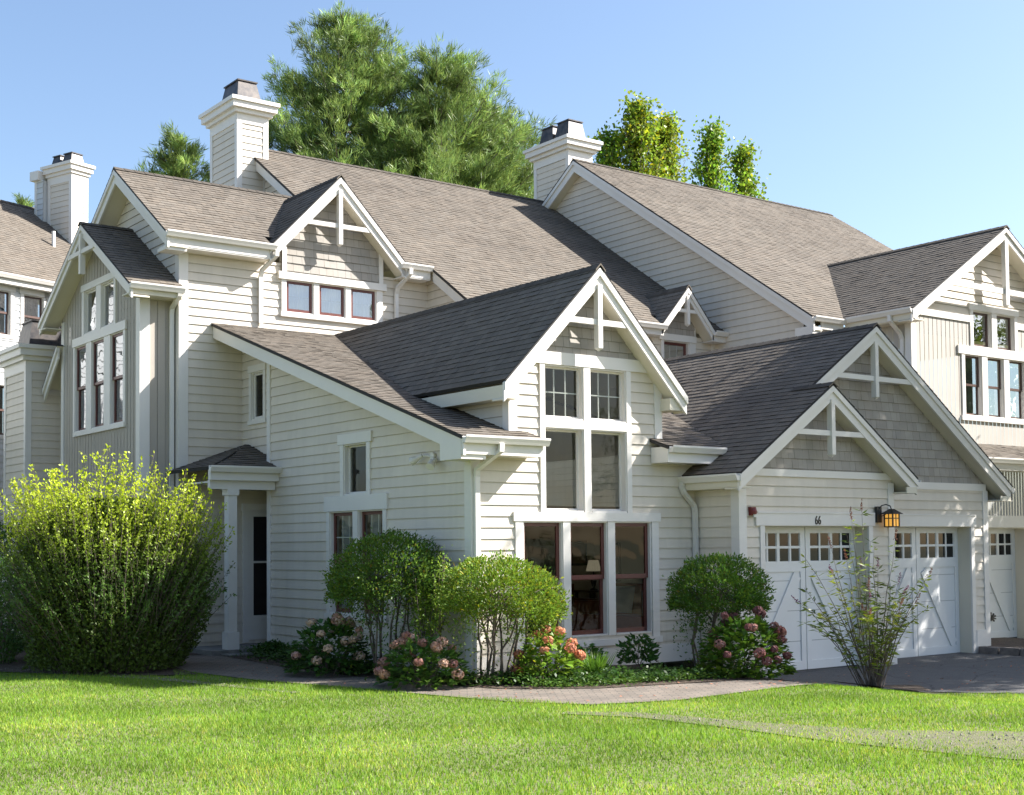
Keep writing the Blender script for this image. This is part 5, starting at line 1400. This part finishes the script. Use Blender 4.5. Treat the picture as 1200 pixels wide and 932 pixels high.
# ivy and low cover along the wall: stuff
def cover(name, label, pts, hmax, n, tint, sz):
    k = len(pts); P2 = np.zeros((n, 3))
    pts = np.array(pts); i = rng.integers(0, k - 1, n); f = rng.uniform(0, 1, n)[:, None]
    c = pts[i, :2] * (1 - f) + pts[i + 1, :2] * f; w = (pts[i, 2:3] * (1 - f) + pts[i + 1, 2:3] * f)
    c = c + rng.normal(size=(n, 2)) * w * .5
    P2[:, :2] = c
    hh = hmax * (.45 + .55 * np.abs(np.sin(c[:, 0] * 4.1) * np.cos(c[:, 1] * 3.3)))
    P2[:, 2] = np.array([hgt(a, b_) for a, b_ in c]) + .03 + rng.uniform(0, 1, n) * hh
    up = np.tile(np.array([[0, 0, 1.0]]), (n, 1)) + rot_rand(n) * .7
    o = leaves(name, P2, rot_rand(n) * np.array([1, 1, .4]), rng.uniform(.7, 1.3, n) * sz, sz * .7, jitter(n, tint, .35), M_LEAF, None, up)
    o['kind'] = 'stuff'; o['label'] = label
cover('ivy', 'dark ivy ground cover along the bed', [(-0.6, 5.6, .5), (-0.7, 4.2, .55), (-0.9, 2.6, .5), (-0.95, 0.6, .4), (-0.7, -0.9, .4), (0.2, -1.8, .5), (1.4, -2.1, .45), (2.4, -2.4, .4)], .20, 8000, (.42, .6, .5), .06)
cover('ground_cover', 'low green ground cover beside the path', [(-0.2, -1.9, .3), (0.7, -2.1, .4), (1.5, -2.2, .4), (2.5, -2.5, .35), (3.2, -2.8, .2)], .12, 4500, (.7, .85, .55), .045)
cover('ivy', 'ivy below the porch step', [(-0.45, 6.1, .25), (-0.35, 5.2, .3)], .25, 1500, (.5, .75, .65), .06)
for (x, y, h, lb) in ((1.55, -0.75, .42, 'small dark leafy plant at the foot of the tall window, left one'), (2.55, -0.85, .55, 'small dark leafy plant at the foot of the tall window, right one')):
    t = thing('small_plant', lb, 'plant', (x, y, hgt(x, y)), 0, 'small plants below the tall window')
    n = 420; a = rng.uniform(0, 6.28, n); f = rng.uniform(.2, 1, n)
    P2 = np.stack([x + np.cos(a) * f * .34, y + np.sin(a) * f * .22, hgt(x, y) + .05 + h * rng.uniform(.2, 1, n) * (1.1 - .5 * f)], 1)
    leaves('foliage', P2, np.stack([np.cos(a), np.sin(a), rng.normal(.1, .5, n)], 1), rng.uniform(.06, .11, n), .05, jitter(n, (.5, .8, .75), .35), M_LEAF, t)
    mb = MB()
    for k in range(6): mb.tube([(x, y, hgt(x, y)), (x + .2 * math.cos(k), y + .14 * math.sin(k), hgt(x, y) + h * .8)], [.006, .003], 4)
    mb.build('stem', M_BARK, t)
t = thing('grass_clump', 'clump of long green strap leaves under the tall window by the peach hydrangea', 'plant', (1.05, -1.55, 0))
n = 160; a = rng.uniform(0, 6.28, n); le = rng.uniform(.3, .5, n)
leaves('blade', np.stack([1.05 + rng.normal(size=n) * .06, -1.55 + rng.normal(size=n) * .06, np.full(n, .03)], 1), np.stack([np.cos(a) * .6, np.sin(a) * .6, np.full(n, 1.0)], 1), le, .016, jitter(n, (1.2, 1.5, .8), .25), M_LEAF, t)

# ------------------------------------------------------------------ trees
pine('tallest soft needled pine rising behind the main roof', 11.9, 25.1, 0, 20.9, 4.3, 9.5, lean=(0.3, 0))
pine('middle pine, its crown merging with the tallest one', 14.4, 22.6, 0, 19.2, 4.3, 9.0, lean=(0.2, 0))
pine('lower right pine of the clump beside the right chimney', 17.6, 23.6, 0, 17.9, 3.6, 8.5)
pine('small pine top above the left wing ridge', 6.3, 26.0, 0, 15.9, 1.5, 11, shape=.8)
pine('tiny pine tip far behind the distant left house', 6.6, 44.0, 0, 17.6, .9, 13, shape=.8)
TD = (1.05, 1.55, .9)
spire('slender tree nearest the right chimney, left of the row', 21.1, 20.9, 0, 17.3, 1.8, 6, 1150, TD)
spire('tallest slender yellowing tree of the row behind the right roof', 22.0, 20.2, 0, 18.5, 2.0, 6, 1300, (1.2, 1.5, .8))
spire('slender yellow green tree just right of the tallest one', 23.4, 20.4, 0, 18.1, 1.9, 6, 1200, (1.25, 1.5, .8))
spire('slender tree standing apart, second from the right end of the row', 25.6, 20.0, 0, 18.2, 1.6, 6, 950, TD)
spire('rightmost and lowest slender tree behind the right roof', 27.3, 20.0, 0, 17.6, 1.6, 6, 950, (1.1, 1.5, .85))

def shade_tree(label, x, y, z0, rx, rz, zc, n, clumps):
    t = thing('shade_tree', label, 'tree', (x, y, z0), 0, 'broad trees beyond the driveway')
    mb = MB(); mb.tube([(x, y, z0), (x + .1, y, z0 + zc * .5), (x, y + .1, zc)], [.28, .22, .12], 8); mb.build('trunk', M_BARK, t, True)
    br = MB(); P2 = []
    for i in range(clumps):
        d = rot_rand(1)[0]; f = random.uniform(.35, 1)
        c = np.array([x + d[0] * rx * f, y + d[1] * rx * f, zc + d[2] * rz * f]); br.tube([(x, y, zc * random.uniform(.5, .95)), tuple(c)], [.06, .012], 5)
        P2.append(c + rng.normal(size=(n // clumps, 3)) * np.array([.5, .5, .35]))
    br.build('branch', M_BARK, t, True)
    P2 = np.vstack(P2); k = len(P2)
    leaves('crown', P2, rot_rand(k), rng.uniform(.12, .24, k), rng.uniform(.09, .16, k), jitter(k, (.6, .8, .5), .35), M_TREE, t)
shade_tree('broad shade tree beyond the right edge casting dapples on the garage', 16.6, -5.6, -.3, 4.3, 2.2, 6.6, 12000, 40)
shade_tree('tall dense shade tree beyond the right edge of the picture', 17.4, -6.8, -.3, 4.3, 3.2, 11.4, 42000, 90)
shade_tree('broad tree farther out over the driveway', 21.0, -10.0, -.3, 3.4, 3.0, 7.6, 20000, 44)
shade_tree('smaller tree beside the neighbouring driveway, out of the picture', 21.8, -2.6, -.3, 2.6, 2.2, 6.2, 16000, 36)
for i, (x, y, zc) in enumerate(((34, -30, 7), (44, -38, 8), (24, -40, 7), (54, -26, 8), (14, -48, 8), (-14, 20, 6), (-19, 27, 7), (-12.5, 33, 7))):
    shade_tree('tree outside the view reflected in the windows, number %d of the far row' % (i + 1) if False else 'broad tree outside the picture that shows in the window reflections', x, y, 0, 5.5 if i < 5 else 3.6, zc * .75, zc, 6000, 40)

# ------------------------------------------------------------------ lawn blades: stuff
def inside(poly, x, y):
    r = np.zeros(len(x), bool); n = len(poly)
    for i in range(n):
        (x0, y0), (x1, y1) = poly[i], poly[(i + 1) % n]
        c = ((y0 > y) != (y1 > y)) & (x < (x1 - x0) * (y - y0) / (y1 - y0 + 1e-12) + x0)
        r ^= c
    return r
LAWN = [(-9.6, -5.6), (-6.2, -8.8), (-2.0, -11.8), (1.5, -12.0), (9.5, -11.5), (6.1, -5.0), (4.4, -3.9), (2, -4.05), (0.21, -4.2), (-0.93, -3.85), (-1.84, -1.56), (-2.2, 0.04), (-2.69, 1.73), (-2.95, 4.2), (-3.4, 3.0), (-4.4, 4.4), (-5.6, 6.6), (-7, 9.5), (-9.5, 10), (-10.5, 4)]
n = 950000
x = rng.uniform(-10.5, 9.5, n); y = rng.uniform(-12.5, 10, n)
d = np.hypot(x - CAM.x, y - CAM.y)
pr = np.clip(1.25 - (d - 9) / 22, .35, 1)
ring = ((x - 4.55) / .87) ** 2 + ((y + 4.0) / .60) ** 2 < 1
xj, yj = x + rng.normal(size=n) * .13, y + rng.normal(size=n) * .13
xk, yk = x + rng.normal(size=n) * .32, y + rng.normal(size=n) * .32
edge = (inside(G1, xj, yj) | inside(G2, xj, yj)) & (inside(G1, xk, yk) | inside(G2, xk, yk))
pr = np.where(edge, pr * np.where(inside(G1, x, y), .22, .55), pr)
k = inside(LAWN, x, y) & ~ring & (rng.uniform(size=n) < pr)
x, y = x[k], y[k]; n = len(x)
z = np.interp(x, np.linspace(-12, 12, 97), [hgt(a, 0) for a in np.linspace(-12, 12, 97)]) + .0
h = rng.uniform(.02, .052, n) * (1 + .35 * np.sin(x * 1.7 + np.sin(y * 1.3)) * np.cos(y * 1.1))
a = rng.uniform(0, 6.28, n); w = rng.uniform(.0035, .007, n)
ln = rng.uniform(.1, .75, n); b_ = rng.uniform(0, 6.28, n)
base = np.stack([x, y, z], 1); sd = np.stack([np.cos(a) * w, np.sin(a) * w, np.zeros(n)], 1)
tip = base + np.stack([np.cos(b_) * ln * h, np.sin(b_) * ln * h, h], 1)
patch = np.sin(x * .9 + 2 * np.sin(y * .6)) * np.cos(y * .8 + x * .35) + .6 * np.sin(x * 3.1 + y * 2.3) * np.sin(y * 3.7 - x)
stripe = np.sin((x * .55 + y * .83) * 2.6 + .5 * np.sin(x * .7))
tn = jitter(n, (1, 1, 1), .28, .16) * (1 + .12 * patch + 10 * .01 * stripe)[:, None]
dry = rng.uniform(size=n) < np.clip(.10 + .24 * patch, .02, .55)
tn[dry] *= np.array([1.8, 1.22, 2.0])
g = npmesh('lawn_grass', np.stack([base - sd, base + sd, tip], 1), 3, tn, M_GRASS)
g['kind'] = 'stuff'; g['label'] = 'bright green lawn grass with paler dry patches'

# loose stones on the gravel strips: stuff
for G_, nst, lb in ((G1, 900, 'loose pale gravel stones in the left strip'), (G2, 700, 'loose pale gravel stones in the right strip')):
    gx_ = np.array(G_); x = rng.uniform(gx_[:, 0].min(), gx_[:, 0].max(), nst * 9); y = rng.uniform(gx_[:, 1].min(), gx_[:, 1].max(), nst * 9)
    k = inside(G_, x, y); x, y = x[k][:nst], y[k][:nst]
    mb = MB()
    for px, py in zip(x, y):
        s = random.uniform(.008, .022); a = random.random() * 6; zz = hgt(px, py) + .012; tt = random.uniform(.6, 1.5)
        q = [(px + s * math.cos(a + i * 2.1) * random.uniform(.8, 1.2), py + s * math.sin(a + i * 2.1), zz) for i in range(3)]
        mb.add(q + [(px, py, zz + s * .9)], [(0, 1, 3), (1, 2, 3), (2, 0, 3)], 0, (tt, tt, tt * .95))
    o = mb.build('gravel_stones', M_GRAVS); o['kind'] = 'stuff'; o['label'] = lb
# fallen leaves on the path and driveway: stuff
x = np.concatenate([rng.uniform(-2.5, 4.5, 500), rng.uniform(4.5, 11.5, 260)]); y = np.concatenate([rng.uniform(-4.2, 4, 500), rng.uniform(-6, -1, 260)])
k = inside(PATH, x, y) | inside(DRIVE, x, y); x, y = x[k], y[k]; n = len(x)
o = leaves('fallen_leaves', np.stack([x, y, np.array([hgt(a, b_) for a, b_ in zip(x, y)]) + .03], 1), rot_rand(n) * np.array([1, 1, .1]), rng.uniform(.03, .07, n), .03, jitter(n, (1.0, .6, .4), .4), M_PETAL, None, np.tile(np.array([[0, 0, 1.0]]), (n, 1)) + rot_rand(n) * .3)
o['kind'] = 'stuff'; o['label'] = 'scattered fallen leaves on path and driveway'
# stone edging of the raised bed, block by block
for i in range(12):
    y = -0.62 - i * .46
    mb = MB(); j = random.uniform(-.015, .015)
    mb.hexa([(11.80 + j, y - .43, -.3), (12.04, y - .43, -.3), (12.04, y, -.3), (11.80 + j, y, -.3), (11.82 + j, y - .42, -.125 + j), (12.03, y - .42, -.125 + j), (12.03, y - .01, -.125), (11.82 + j, y - .01, -.125)])
    tag(mb.build('edging_stone', M_BRICKT), 'rough grey edging stone of the raised bed right of the driveway', 'edging stone', 'edging stones of the raised bed')
